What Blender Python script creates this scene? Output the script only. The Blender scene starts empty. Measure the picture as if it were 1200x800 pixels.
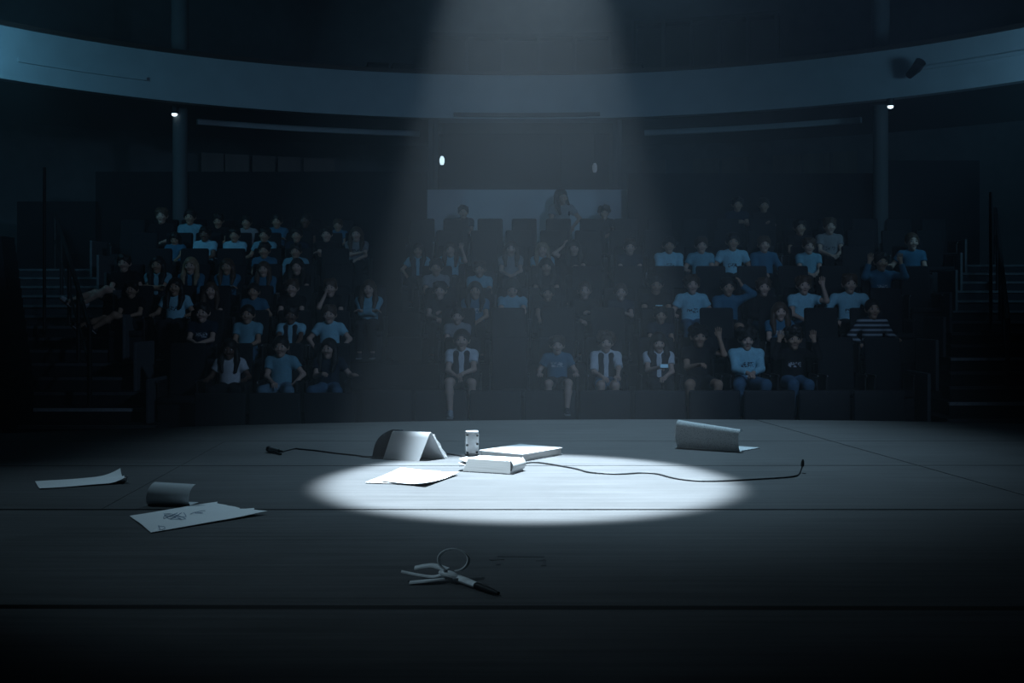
import bpy, bmesh, math, random
import numpy as np
from mathutils import Vector, Matrix, Quaternion, noise as mnoise
PI = math.pi
random.seed(7)
scene = bpy.context.scene
COL = scene.collection
F_PX = 1400.0          # focal length in pixels of the 1200 x 800 frame
CAM_Z = 0.56           # lens height over the stage boards
HOR = 356.0            # row of the horizon

# ------------------------------------------------------------------ camera, world, lights, exposure
cam_d = bpy.data.cameras.new('camera'); cam = bpy.data.objects.new('camera', cam_d); COL.objects.link(cam)
cam.location = (0, 0, CAM_Z); cam.rotation_euler = (PI/2, 0, 0)
cam_d.sensor_width = 36; cam_d.lens = F_PX/1200*36; cam_d.shift_y = -(400-HOR)/1200
cam_d.clip_start = 0.05; cam_d.clip_end = 200
scene.camera = cam
scene.view_settings.view_transform = 'Standard'
scene.view_settings.look = 'None'
scene.view_settings.gamma = 1
scene.view_settings.use_curve_mapping = False
scene.view_settings.exposure = 0.0
try:
    scene.cycles.volume_bounces = 0
    scene.cycles.max_bounces = 6
    scene.cycles.diffuse_bounces = 3
    scene.cycles.glossy_bounces = 2
    scene.cycles.transparent_max_bounces = 8
    scene.cycles.use_denoising = True
    scene.cycles.sample_clamp_indirect = 3
except Exception:
    pass
world = bpy.data.worlds.new('world'); scene.world = world
world.use_nodes = True
world.node_tree.nodes['Background'].inputs[0].default_value = (0.02, 0.1, 0.2, 1)
world.node_tree.nodes['Background'].inputs[1].default_value = 0.004

def lamp(name, kind, loc, target, power, color, **kw):
    d = bpy.data.lights.new(name, kind); d.energy = power; d.color = color
    for k, v in kw.items(): setattr(d, k, v)
    o = bpy.data.objects.new(name, d); COL.objects.link(o); o.location = loc
    v = Vector(target) - Vector(loc)
    o.rotation_euler = v.to_track_quat('-Z', 'Y').to_euler()
    return o
LAMP_Z = 3.35
POOL_Y = 5.1
half = math.atan(0.690/math.hypot(LAMP_Z, POOL_Y-3.84))
lamp('stage_pool_spotlight', 'SPOT', (0.05, POOL_Y, LAMP_Z), (0.05, 3.80, 0), 4500, (0.73, 0.89, 1.0),
     spot_size=2*half, spot_blend=0.34, shadow_soft_size=0.03)
lamp('stage_wash_light', 'SPOT', (0.95, 7.0, 4.3), (0.38, 4.95, 0), 840, (0.47, 0.77, 1.0),
     spot_size=math.radians(45), spot_blend=1.0, shadow_soft_size=0.12)
lamp('stage_left_light', 'SPOT', (-2.6, 4.0, 3.2), (-0.95, 3.35, 0), 80, (0.50, 0.80, 1.0),
     spot_size=math.radians(40), spot_blend=1.0, shadow_soft_size=0.08)
lamp('stage_front_fill', 'SPOT', (-1.7, 0.9, 2.6), (0.15, 2.9, 0), 64, (0.55, 0.82, 1.0),
     spot_size=math.radians(40), spot_blend=1.0, shadow_soft_size=0.06)  # added fill spot, brightens the strap and the near boards
lamp('haze_beam_helper', 'SPOT', (0.12, 9.6, 7.6), (0.12, 9.7, -1.0), 4500, (0.42, 0.73, 1.0),
     spot_size=math.radians(35), spot_blend=1.0, shadow_soft_size=0.8)  # added lamp over the hidden hall floor, draws the soft beam in the haze
lamp('house_wash_light', 'SPOT', (4.2, 6.5, 5.0), (0.0, 17.0, 0.5), 700, (0.36, 0.60, 1.0),
     spot_size=math.radians(66), spot_blend=0.9, shadow_soft_size=0.35)
lamp('left_gallery_light', 'SPOT', (-7.5, 16.0, 4.3), (-6.5, 19.5, 3.6), 120, (0.20, 0.64, 1.0),
     spot_size=math.radians(150), spot_blend=0.8, shadow_soft_size=0.4)
lamp('right_gallery_light', 'SPOT', (7.7, 15.6, 3.6), (6.8, 19.5, 3.4), 115, (0.26, 0.64, 1.0),
     spot_size=math.radians(150), spot_blend=0.8, shadow_soft_size=0.4)
lamp('gallery_wash_light', 'SPOT', (3.6, 8.5, 6.5), (0.2, 22, 4.6), 42, (0.05, 0.45, 1.0),
     spot_size=math.radians(75), spot_blend=0.5, shadow_soft_size=0.4)
HAZE = 0.0085

# ------------------------------------------------------------------ helpers
def P(px, py, d):
    return Vector(((px-600)*d/F_PX, d, CAM_Z-(py-HOR)*d/F_PX))
def FL(px, py, z=0.0):                       # point on the stage boards under a pixel of the photograph
    d = (CAM_Z-z)*F_PX/(py-HOR)
    return Vector(((px-600)*d/F_PX, d, z))

MATS = {}
def mat(name, col, rough=0.7, var=0.15, scale=30.0, metal=0.0, spec=0.3, bump=0.0, stretch=(1, 1, 1), sheen=0.0):
    m = bpy.data.materials.new(name); m.use_nodes = True; nt = m.node_tree
    b = nt.nodes['Principled BSDF']; b.inputs['Roughness'].default_value = rough
    b.inputs['Metallic'].default_value = metal; b.inputs['Specular IOR Level'].default_value = spec
    tc = nt.nodes.new('ShaderNodeTexCoord'); mp = nt.nodes.new('ShaderNodeMapping'); mp.inputs['Scale'].default_value = stretch
    n = nt.nodes.new('ShaderNodeTexNoise'); n.inputs['Scale'].default_value = scale; n.inputs['Detail'].default_value = 4
    r = nt.nodes.new('ShaderNodeValToRGB')
    r.color_ramp.elements[0].position = 0.3; r.color_ramp.elements[1].position = 0.7
    r.color_ramp.elements[0].color = tuple(c*(1-var) for c in col)+(1,)
    r.color_ramp.elements[1].color = tuple(min(1, c*(1+var)) for c in col)+(1,)
    nt.links.new(tc.outputs['Object'], mp.inputs[0]); nt.links.new(mp.outputs[0], n.inputs['Vector'])
    nt.links.new(n.outputs[0], r.inputs[0]); nt.links.new(r.outputs[0], b.inputs['Base Color'])
    if bump:
        bp = nt.nodes.new('ShaderNodeBump'); bp.inputs['Strength'].default_value = bump; bp.inputs['Distance'].default_value = 0.01
        nt.links.new(n.outputs[0], bp.inputs['Height']); nt.links.new(bp.outputs[0], b.inputs['Normal'])
    MATS[name] = m
    return m
def emat(name, col, s):
    m = bpy.data.materials.new(name); m.use_nodes = True; nt = m.node_tree
    b = nt.nodes['Principled BSDF']; b.inputs['Base Color'].default_value = (*col, 1)
    b.inputs['Emission Color'].default_value = (*col, 1); b.inputs['Emission Strength'].default_value = s
    MATS[name] = m; return m

class MB:                                    # collects shapes, then links them as ONE mesh object
    def __init__(s): s.v = []; s.f = []; s.m = []
    def add(s, vs, fs, mi=0):
        o = len(s.v); s.v += [tuple(v) for v in vs]; s.f += [tuple(i+o for i in f) for f in fs]; s.m += [mi]*len(fs)
    def box(s, x0, x1, y0, y1, z0, z1, bev=0.0, mi=0, M=None):
        bm = bmesh.new(); bmesh.ops.create_cube(bm, size=1)
        for v in bm.verts: v.co = Vector(((x0+x1)/2+v.co.x*(x1-x0), (y0+y1)/2+v.co.y*(y1-y0), (z0+z1)/2+v.co.z*(z1-z0)))
        if bev: bmesh.ops.bevel(bm, geom=list(bm.edges), offset=bev, segments=3, profile=0.5, affect='EDGES')
        if M is not None: bm.transform(M)
        s.frombm(bm, mi)
    def frombm(s, bm, mi=0):
        bm.verts.ensure_lookup_table(); bm.verts.index_update()
        s.add([v.co.copy() for v in bm.verts], [[v.index for v in f.verts] for f in bm.faces], mi); bm.free()
    def tube(s, pts, rad, n=8, mi=0, flat=None):
        pts = [Vector(p) for p in pts]
        if not hasattr(rad, '__len__'): rad = [rad]*len(pts)
        vs = []; fs = []; up = Vector((0, 0, 1))
        t0 = (pts[1]-pts[0]).normalized()
        u = t0.cross(up)
        if u.length < 1e-3: u = t0.cross(Vector((1, 0, 0)))
        u.normalize()
        for i, p in enumerate(pts):
            t = (pts[min(i+1, len(pts)-1)]-pts[max(i-1, 0)]).normalized()
            u = (u-t*u.dot(t)); u.normalize(); w = t.cross(u)
            for k in range(n):
                a = 2*PI*k/n; fl = flat if flat else 1
                vs.append(p+(u*math.cos(a)+w*math.sin(a)*fl)*rad[i])
        for i in range(len(pts)-1):
            for k in range(n):
                fs.append((i*n+k, i*n+(k+1) % n, (i+1)*n+(k+1) % n, (i+1)*n+k))
        fs.append(tuple(range(n-1, -1, -1))); fs.append(tuple((len(pts)-1)*n+k for k in range(n)))
        s.add(vs, fs, mi)
    def ell(s, c, r, M=None, mi=0, nu=10, nv=7):
        vs = []; fs = []
        for j in range(1, nv):
            for i in range(nu):
                a = 2*PI*i/nu; b = PI*j/nv
                vs.append(Vector((r[0]*math.sin(b)*math.cos(a), r[1]*math.sin(b)*math.sin(a), r[2]*math.cos(b))))
        vs.append(Vector((0, 0, r[2]))); vs.append(Vector((0, 0, -r[2]))); T = len(vs)-2
        for j in range(nv-2):
            for i in range(nu): fs.append((j*nu+i, (j+1)*nu+i, (j+1)*nu+(i+1) % nu, j*nu+(i+1) % nu))
        for i in range(nu):
            fs.append((T, i, (i+1) % nu)); fs.append((T+1, (nv-2)*nu+(i+1) % nu, (nv-2)*nu+i))
        if M is not None: vs = [M @ v for v in vs]
        s.add([v+Vector(c) for v in vs], fs, mi)
    def strip(s, pts_a, pts_b, thick, mi=0):           # a sheet between two edge lines, given a real thickness along its normal
        n = len(pts_a); A = [Vector(p) for p in pts_a]; B = [Vector(p) for p in pts_b]
        vs = []
        nor = []
        for i in range(n):
            t = A[min(i+1, n-1)]-A[max(i-1, 0)]; w = B[i]-A[i]
            q = t.cross(w)
            nor.append(q.normalized() if q.length > 1e-9 else Vector((0, 0, 1)))
        for i in range(n): vs += [A[i], B[i], A[i]+nor[i]*thick, B[i]+nor[i]*thick]
        fs = []
        for i in range(n-1):
            a = i*4; b = a+4
            fs += [(a, b, b+1, a+1), (a+2, a+3, b+3, b+2), (a, a+2, b+2, b), (a+1, b+1, b+3, a+3)]
        fs += [(0, 1, 3, 2), ((n-1)*4, (n-1)*4+2, (n-1)*4+3, (n-1)*4+1)]
        s.add(vs, fs, mi)
    def mesh(s, name, mats, smooth=True):
        me = bpy.data.meshes.new(name); me.from_pydata(s.v, [], s.f)
        ms = mats if isinstance(mats, (list, tuple)) else [mats]
        for m in ms: me.materials.append(m)
        if len(ms) > 1: me.polygons.foreach_set('material_index', s.m)
        bm = bmesh.new(); bm.from_mesh(me); bmesh.ops.recalc_face_normals(bm, faces=bm.faces); bm.to_mesh(me); bm.free()
        if smooth:
            me.shade_smooth()
            try: me.set_sharp_from_angle(angle=math.radians(38))
            except Exception: pass
        me.update(); return me
    def build(s, name, mats, parent=None, smooth=True):
        return link(name, s.mesh(name, mats, smooth), parent)
def link(name, me, parent=None):
    o = bpy.data.objects.new(name, me); COL.objects.link(o)
    if parent is not None: o.parent = parent
    return o
def tag(o, label=None, cat=None, group=None, kind=None):
    if label: o['label'] = label
    if cat: o['category'] = cat
    if group: o['group'] = group
    if kind: o['kind'] = kind
    return o
def empty(name, loc=(0, 0, 0), rz=0, label=None, cat=None, group=None):
    o = bpy.data.objects.new(name, None); COL.objects.link(o); o.location = loc; o.rotation_euler = (0, 0, rz)
    o.empty_display_size = 0.1
    return tag(o, label, cat, group)
def copy_tree(o, parent=None):
    c = o.copy(); COL.objects.link(c); c.parent = parent
    for ch in list(o.children): copy_tree(ch, c)
    return c
def struct(o): o['kind'] = 'structure'; return o
def catmull(pts, n=6):
    pts = [Vector(p) for p in pts]; out = []
    for i in range(len(pts)-1):
        p0 = pts[max(i-1, 0)]; p1 = pts[i]; p2 = pts[i+1]; p3 = pts[min(i+2, len(pts)-1)]
        for k in range(n):
            t = k/n
            out.append(0.5*((2*p1)+(p2-p0)*t+(2*p0-5*p1+4*p2-p3)*t*t+(3*p1-p0-3*p2+p3)*t**3))
    out.append(pts[-1]); return out

# ------------------------------------------------------------------ materials of the place
def wood_floor():
    m = mat('stage_boards', (0.088, 0.090, 0.094), rough=0.6, var=0.2, scale=5.0, spec=0.18, bump=0.12, stretch=(0.35, 9, 1))
    nt = m.node_tree; b = nt.nodes['Principled BSDF']
    ramp = next(n for n in nt.nodes if n.type == 'VALTORGB')
    tc = next(n for n in nt.nodes if n.type == 'TEX_COORD')
    n2 = nt.nodes.new('ShaderNodeTexNoise'); n2.inputs['Scale'].default_value = 1.6; n2.inputs['Detail'].default_value = 6
    n2.inputs['Roughness'].default_value = 0.7
    nt.links.new(tc.outputs['Object'], n2.inputs['Vector'])
    mr = nt.nodes.new('ShaderNodeMapRange'); mr.inputs[1].default_value = 0.3; mr.inputs[2].default_value = 0.7
    mr.inputs[3].default_value = 0.82; mr.inputs[4].default_value = 1.12
    nt.links.new(n2.outputs[0], mr.inputs[0])
    mx = nt.nodes.new('ShaderNodeMix'); mx.data_type = 'RGBA'; mx.blend_type = 'MULTIPLY'; mx.inputs[0].default_value = 1
    nt.links.new(ramp.outputs[0], mx.inputs[6]); nt.links.new(mr.outputs[0], mx.inputs[7])
    nt.links.new(mx.outputs[2], b.inputs['Base Color'])
    return m
m_stage = wood_floor()
m_gap = mat('stage_gap', (0.01, 0.01, 0.012), rough=0.9, spec=0.05)
m_stage_side = mat('stage_fascia', (0.02, 0.022, 0.025), rough=0.8, spec=0.1)
m_hall = mat('hall_carpet', (0.012, 0.013, 0.016), rough=0.95, spec=0.05)
m_tier = mat('tier_carpet', (0.014, 0.016, 0.02), rough=0.95, spec=0.05)
m_step = mat('step_carpet', (0.03, 0.034, 0.04), rough=0.95, spec=0.05)
m_nose = mat('step_nosing', (0.10, 0.11, 0.12), rough=0.5, spec=0.3)
m_nose_b = mat('step_nosing_pale', (0.5, 0.54, 0.56), rough=0.5, spec=0.3)  # paler nosing for a few chosen steps
m_wall = mat('drum_wall', (0.09, 0.097, 0.104), rough=0.9, scale=4, spec=0.1)
m_ceil = mat('ceiling_black', (0.02, 0.02, 0.022), rough=0.95, spec=0.05)
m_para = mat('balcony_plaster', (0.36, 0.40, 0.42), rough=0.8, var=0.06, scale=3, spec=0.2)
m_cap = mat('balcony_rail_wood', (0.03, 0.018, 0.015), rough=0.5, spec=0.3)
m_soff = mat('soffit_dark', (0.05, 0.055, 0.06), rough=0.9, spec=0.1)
m_col = mat('column_plaster', (0.10, 0.11, 0.115), rough=0.8, var=0.06, spec=0.2)
m_part = mat('partition_black', (0.012, 0.013, 0.016), rough=0.9, spec=0.08)
m_panel = mat('booth_panel_white', (0.48, 0.52, 0.54), rough=0.7, var=0.05, scale=2, spec=0.2)
m_dark = mat('dark_metal', (0.012, 0.013, 0.015), rough=0.5, spec=0.4)
m_grey = mat('grey_metal', (0.25, 0.27, 0.29), rough=0.4, metal=0.8)
m_room = mat('booth_interior', (0.06, 0.062, 0.068), rough=0.9)
m_bulb = emat('bulb_glow', (0.75, 0.92, 1.0), 1.6)
m_bulb2 = emat('downlight_glow', (0.7, 0.9, 1.0), 3.0)
def glass():
    m = bpy.data.materials.new('window_glass'); m.use_nodes = True; nt = m.node_tree; nt.nodes.clear()
    o = nt.nodes.new('ShaderNodeOutputMaterial'); mx = nt.nodes.new('ShaderNodeMixShader')
    t = nt.nodes.new('ShaderNodeBsdfTransparent'); g = nt.nodes.new('ShaderNodeBsdfGlossy'); g.inputs['Roughness'].default_value = 0.05
    f = nt.nodes.new('ShaderNodeFresnel'); f.inputs[0].default_value = 1.45
    t.inputs[0].default_value = (0.85, 0.9, 0.92, 1)
    nt.links.new(f.outputs[0], mx.inputs[0]); nt.links.new(t.outputs[0], mx.inputs[1]); nt.links.new(g.outputs[0], mx.inputs[2])
    nt.links.new(mx.outputs[0], o.inputs[0]); return m
m_glass = glass()

# ------------------------------------------------------------------ stage: a round deck of sheets with open joints
SC = Vector((0.72, -1.34, 0)); SR = 7.14
FLOOR_Z = -0.95
def make_stage():
    bm = bmesh.new()
    vs = [bm.verts.new((SC.x+SR*math.cos(2*PI*i/180), SC.y+SR*math.sin(2*PI*i/180), 0)) for i in range(180)]
    bm.faces.new(vs)
    def cut(p, n, gap, ymin=-99, ymax=99):
        n = Vector(n).normalized()
        for s in (-1, 1):
            g = list(bm.verts)+list(bm.edges)+list(bm.faces)
            bmesh.ops.bisect_plane(bm, geom=g, plane_co=Vector(p)+n*gap/2*s, plane_no=n)
        kill = [f for f in bm.faces if abs((f.calc_center_median()-Vector(p)).dot(n)) < gap*0.49 and ymin < f.calc_center_median().y < ymax]
        bmesh.ops.delete(bm, geom=kill, context='FACES')
    for y, gap, tilt in ((2.205, 0.030, 0.006), (3.255, 0.017, 0.0), (4.14, 0.010, -0.004), (4.88, 0.007, -0.004), (0.9, 0.02, 0), (-0.4, 0.02, 0), (-1.7, 0.02, 0)):
        cut((0, y, 0), (tilt, 1, 0), gap)
    # joints running away from the lens, only in the sheets where the photograph shows them
    a, b = FL(933, 505), FL(1200, 580)
    d = (b-a).normalized(); cut(a, (d.y, -d.x, 0), 0.006, 3.3)
    a, b = FL(265, 516), FL(165, 571)
    d = (b-a).normalized(); cut(a, (d.y, -d.x, 0), 0.0025, 3.3, 4.9)
    fs = list(bm.faces)
    r = bmesh.ops.extrude_face_region(bm, geom=fs)
    for v in [g for g in r['geom'] if isinstance(g, bmesh.types.BMVert)]: v.co.z = -0.018
    bmesh.ops.recalc_face_normals(bm, faces=bm.faces)
    mb = MB(); mb.frombm(bm, 0)
    # deck body and fascia below
    n = 120; vs = []; f = []
    for i in range(n):
        c, s = math.cos(2*PI*i/n), math.sin(2*PI*i/n)
        vs += [(SC.x+(SR-0.004)*c, SC.y+(SR-0.004)*s, -0.0181), (SC.x+(SR-0.03)*c, SC.y+(SR-0.03)*s, FLOOR_Z)]
    for i in range(n): f.append((2*i, 2*i+1, (2*i+3) % (2*n), (2*i+2) % (2*n)))
    f.append(tuple(2*i for i in range(n)))
    mb.add(vs, f, 1)
    return struct(mb.build('floor', [m_stage, m_gap], smooth=False))
make_stage()

# hall floor
mb = MB(); mb.box(-16, 16, -9, 27, FLOOR_Z-0.2, FLOOR_Z); struct(mb.build('floor', m_hall, smooth=False))
mb = MB(); mb.box(-16, 16, -9, 27, 9.0, 9.2); struct(mb.build('ceiling', m_ceil, smooth=False))

# ------------------------------------------------------------------ hall shell: a drum with a balcony ring
RC = Vector((0.1, 12.3, 0))
def ringpt(r, a, z): return Vector((RC.x+r*math.sin(a), RC.y+r*math.cos(a), z))
def ring(mb, prof, a0, a1, n, mi=0):
    m = len(prof); vs = []; fs = []
    for i in range(n+1):
        a = a0+(a1-a0)*i/n
        for r, z in prof: vs.append(ringpt(r, a, z))
    for i in range(n):
        for k in range(m): fs.append((i*m+k, i*m+(k+1) % m, (i+1)*m+(k+1) % m, (i+1)*m+k))
    fs.append(tuple(range(m))); fs.append(tuple(n*m+k for k in range(m-1, -1, -1)))
    mb.add(vs, fs, mi)
R = math.radians
mb = MB(); ring(mb, [(13.6, FLOOR_Z), (13.8, FLOOR_Z), (13.8, 9), (13.6, 9)], R(-115), R(115), 96); struct(mb.build('wall_back', m_wall))
mb = MB(); mb.box(-12.6, 12.8, 6.4, 6.6, 6.0, 9.0); struct(mb.build('wall_front', m_ceil, smooth=False))
ZB, ZT = CAM_Z+3.40, CAM_Z+4.20
mb = MB(); ring(mb, [(9.67, ZB), (9.87, ZB), (9.87, ZT), (9.67, ZT)], R(-100), R(100), 96)
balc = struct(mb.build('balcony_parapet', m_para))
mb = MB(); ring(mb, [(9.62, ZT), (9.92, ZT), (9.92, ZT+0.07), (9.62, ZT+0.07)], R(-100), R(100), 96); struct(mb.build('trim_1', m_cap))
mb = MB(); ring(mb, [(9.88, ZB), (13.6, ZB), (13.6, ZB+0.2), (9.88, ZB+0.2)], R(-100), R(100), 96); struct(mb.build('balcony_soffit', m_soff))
# soffit rails, one to each side of the booth
def ang(px, r):                             # angle on a ring of radius r seen at pixel column px
    lo, hi = -1.4, 1.4
    for _ in range(50):
        m = (lo+hi)/2; p = ringpt(r, m, 0)
        if 600+p.x/p.y*F_PX < px: lo = m
        else: hi = m
    return (lo+hi)/2
for i, (x0, x1) in enumerate(((232, 492), (755, 1008))):
    mb = MB(); ring(mb, [(10.9, ZB-0.16), (11.0, ZB-0.16), (11.0, ZB-0.06), (10.9, ZB-0.06)], ang(x0, 10.9), ang(x1, 10.9), 24)
    struct(mb.build('trim_%d' % (i+2), m_para))

# columns
for i, px in enumerate((211, 1032)):
    a = ang(px, 10.3); c = ringpt(10.3, a, 0)
    mb = MB()
    mb.tube([(c.x, c.y, 0.9), (c.x, c.y, ZB)], 0.125, 20)
    mb.tube([(c.x, c.y, ZB+0.2), (c.x, c.y, 9)], 0.15, 20)
    struct(mb.build('column', m_col))

# partitions behind the last row
WALK = 1.0
def part_wall(name, pts, z0, z1s):
    mb = MB()
    for (x0, x1, d, top) in pts:
        A, B = P(x0, 300, d), P(x1, 300, d); zt = P(0, top, d).z
        mb.box(A.x, B.x, d, d+0.12, z0, zt)
    return struct(mb.build(name, m_part, smooth=False))
part_wall('wall_left_partition', ((20, 112, 20.55, 236), (112, 500, 20.8, 201)), FLOOR_Z, 0)
part_wall('wall_right_partition', ((736, 1036, 20.8, 203), (1040, 1148, 20.7, 188)), FLOOR_Z, 0)
mb = MB(); mb.box(-8.5, 8.8, 20.3, 25.5, FLOOR_Z, WALK); struct(mb.build('walkway_floor', m_tier, smooth=False))

# the back wall's door leaves and panels under the balcony
def door_panel(px0, px1, r, z0, z1, idx, m):
    a0, a1 = ang(px0, r), ang(px1, r)
    t = MB(); ring(t, [(r, z0), (r+0.06, z0), (r+0.06, z1), (r, z1)], a0, a1, 3)
    o = struct(t.build('door_%d' % idx, m))
    am = a0+(a1-a0)*0.85; c = ringpt(r-0.05, am, z0+1.05)
    h = MB(); h.tube([c+Vector((0, 0, -0.12)), c+Vector((0, 0, 0.12))], 0.014, 8); h.build('door_handle', m_grey, o)
m_door = mat('door_brown', (0.10, 0.085, 0.075), rough=0.5, var=0.2, scale=6, stretch=(1, 1, 0.1))
di = 1
for px0, px1 in ((236, 262), (264, 292), (296, 322), (326, 352), (356, 392), (752, 780), (812, 842), (846, 876), (906, 938), (942, 972), (976, 1004)):
    door_panel(px0, px1, 13.35, WALK, ZB-0.35, di, m_door); di += 1

# upper gallery: glazed bays behind the balcony
def bay(px0, px1, y0, y1, r, idx, nm):
    a0, a1 = ang(px0, r), ang(px1, r); d = ringpt(r, (a0+a1)/2, 0).y
    zt, zb = P(0, y0, d).z, P(0, y1, d).z
    t = MB()
    ring(t, [(r+0.3, zb), (r+0.35, zb), (r+0.35, zt), (r+0.3, zt)], a0, a1, 8)
    o = struct(t.build('window_%d' % idx, m_part))
    fr = MB()
    ring(fr, [(r-0.05, zt-0.08), (r+0.3, zt-0.08), (r+0.3, zt), (r-0.05, zt)], a0, a1, 8)
    ring(fr, [(r-0.05, zb), (r+0.3, zb), (r+0.3, zb+0.1), (r-0.05, zb+0.1)], a0, a1, 8)
    for k in range(nm+1):
        a = a0+(a1-a0)*k/nm
        ring(fr, [(r-0.05, zb), (r+0.02, zb), (r+0.02, zt), (r-0.05, zt)], a-0.003, a+0.003, 1)
    fr.build('window_frame', m_dark, o)
    g = MB(); ring(g, [(r+0.05, zb+0.1), (r+0.06, zb+0.1), (r+0.06, zt-0.08), (r+0.05, zt-0.08)], a0, a1, 8); g.build('pane', m_glass, o)
bay(745, 910, 20, 92, 12.3, 1, 5)
bay(505, 715, 40, 92, 12.3, 2, 5)

# ------------------------------------------------------------------ sound booth under the balcony
BD = 21.3
def booth():
    root = empty('sound_booth', (0, BD, WALK), 0, 'glazed control booth with pale front panel behind the top row, under the balcony', 'booth')
    A = P(500, 222, BD); B = P(735, 222, BD); zb = WALK; zt = P(0, 222, BD).z
    Lx = lambda px: (px-600)*BD/F_PX
    mb = MB(); mb.box(A.x, B.x, 0, 0.1, 0, zt-WALK, 0.01); mb.build('front_panel', m_panel, root)
    mb = MB(); mb.box(A.x+0.05, B.x-0.05, 0.1, 0.6, zt-WALK-0.08, zt-WALK-0.01, 0.01); mb.build('desk', m_part, root)
    z0, z1 = zt-WALK, ZB-WALK-0.004
    x0, x1 = Lx(508), Lx(724)
    fr = MB()
    for x in (x0, x1): fr.box(x-0.035, x+0.035, 0.62, 0.70, z0-0.5, z1)
    fr.box(x0, x1, 0.62, 0.70, z1-0.08, z1); fr.box(x0, x1, 0.62, 0.70, z0-0.5, z0-0.42)
    fr.build('window_frame', m_soff, root)
    g = MB(); g.box(x0+0.035, x1-0.035, 0.65, 0.662, z0-0.42, z1-0.08); g.build('pane', m_glass, root)
    w = MB(); w.box(x0-0.1, x1+0.1, 2.6, 2.7, -0.02+0.02, z1); w.box(x0-0.14, x0-0.05, 0.7, 2.6, 0, z1); w.box(x1+0.05, x1+0.14, 0.7, 2.6, 0, z1)
    w.build('booth_wall', m_room, root)
    for px, w_ in ((618, 10), (668, 8)):
        q = MB(); q.box(Lx(px)-0.05, Lx(px)+0.05, 2.45, 2.58, 0, z1-0.05); q.build('cabinet_post', m_room, root)
    return root
booth()
def hanging_lamp(px, y0, y1, lab, strength_mat):
    d = BD+0.95; a = P(px, y0, d); b = P(px, y1, d)
    root = empty('hanging_lamp', (a.x, a.y, b.z), 0, lab, 'lamp')
    m = MB(); m.tube([(0, 0, ZB-b.z), (0, 0, a.z-b.z)], 0.008, 6); m.build('cord', m_dark, root)
    m = MB(); m.tube([(0, 0, 0.0), (0, 0, 0.05), (0, 0, a.z-b.z-0.05), (0, 0, a.z-b.z)], [0.03, 0.045, 0.045, 0.02], 12); m.build('lamp_bulb', strength_mat, root)
hanging_lamp(518, 183, 193, 'small bright hanging lamp inside the control booth window, left end', m_bulb)
m_gleam = emat('gleam_dim', (0.55, 0.6, 0.68), 0.10)
hanging_lamp(697, 191, 202, 'small dim gleam, painted as a glow, inside the control booth window, right end', m_gleam)  # lamp shape reused; its glow stands for a reflection, no lamp here

# downlights under the balcony
def downlight(px, py, lab):
    lo, hi = 15.0, 24.0
    d = (ZB-0.14-CAM_Z)*F_PX/(HOR-py); p = P(px, py, d)
    root = empty('downlight', (p.x, p.y, ZB), 0, lab, 'lamp')
    m = MB(); m.tube([(0, 0, 0), (0, 0, -0.12)], [0.06, 0.06], 14); m.build('housing', m_dark, root)
    m = MB(); m.ell((0, 0, -0.13), (0.05, 0.05, 0.035)); m.build('lens', m_bulb2, root)
downlight(204.5, 134.5, 'small bright downlight under the balcony beside the left column')
downlight(1043.5, 125.5, 'small bright downlight under the balcony beside the right column')

# bars and slots on the balcony front
def balc_bar(px0, px1, ya, yb, r, hgt, m, name, lab, cat, bracket=None):
    a0, a1 = ang(px0, r), ang(px1, r)
    d0, d1 = ringpt(r, a0, 0).y, ringpt(r, a1, 0).y
    z = (P(0, ya, d0).z+P(0, yb, d1).z)/2
    root = empty(name, ringpt(9.67, (a0+a1)/2, z), 0, lab, cat)
    off = -root.location
    t = MB(); ring(t, [(r, z-hgt/2), (9.665, z-hgt/2), (9.665, z+hgt/2), (r, z+hgt/2)], a0, a1, 16)
    t.v = [tuple(Vector(v)+off) for v in t.v]; t.build('bar', m, root)
    return root
balc_bar(22, 172, 71, 91, 9.63, 0.06, m_para, 'light_bar', 'long pale light bar on the left end of the balcony front', 'light bar')
balc_bar(1064, 1215, 80, 60, 9.63, 0.06, m_para, 'light_bar', 'long pale light bar on the right end of the balcony front', 'light bar')
balc_bar(532, 703, 133.5, 133.5, 9.6, 0.07, m_dark, 'vent_slot', 'long dark slot low on the middle of the balcony front', 'vent')
def spot_fixture(px, lab):
    a = ang(px, 9.3); p = ringpt(9.5, a, ZT-0.42)
    root = empty('stage_light', p, -a, lab, 'stage light')
    m = MB(); m.box(-0.012, 0.012, -0.03, 0.16, -0.02, 0.02); m.build('yoke', m_dark, root)
    m = MB(); m.tube([(0.14, -0.1, 0.10), (0.05, -0.05, 0.02), (-0.12, 0.04, -0.07)], [0.09, 0.085, 0.06], 12); m.build('can', m_dark, root)
spot_fixture(1066, 'small black stage light fixed at the end of the right balcony light bar')
# cushions / cases left on the balcony ledge
for px, w, lab in ((442, 24, 'low dark case on the balcony rail, left of two'), (472, 26, 'low dark case on the balcony rail, right of two'),
                   (742, 22, 'low dark case on the balcony rail beside the upper glazed bay')):
    a = ang(px, 9.77); c = ringpt(9.77, a, ZT+0.07)
    root = empty('equipment_case', c, -a, lab, 'case')
    hw = w*22/F_PX/2
    m = MB(); m.box(-hw, hw, -0.12, 0.12, 0, 0.075, 0.01); m.build('case_body', m_part, root)
    m = MB(); m.box(-hw-0.005, hw+0.005, -0.125, 0.125, 0.075, 0.10, 0.008); m.build('lid', m_dark, root)

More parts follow.
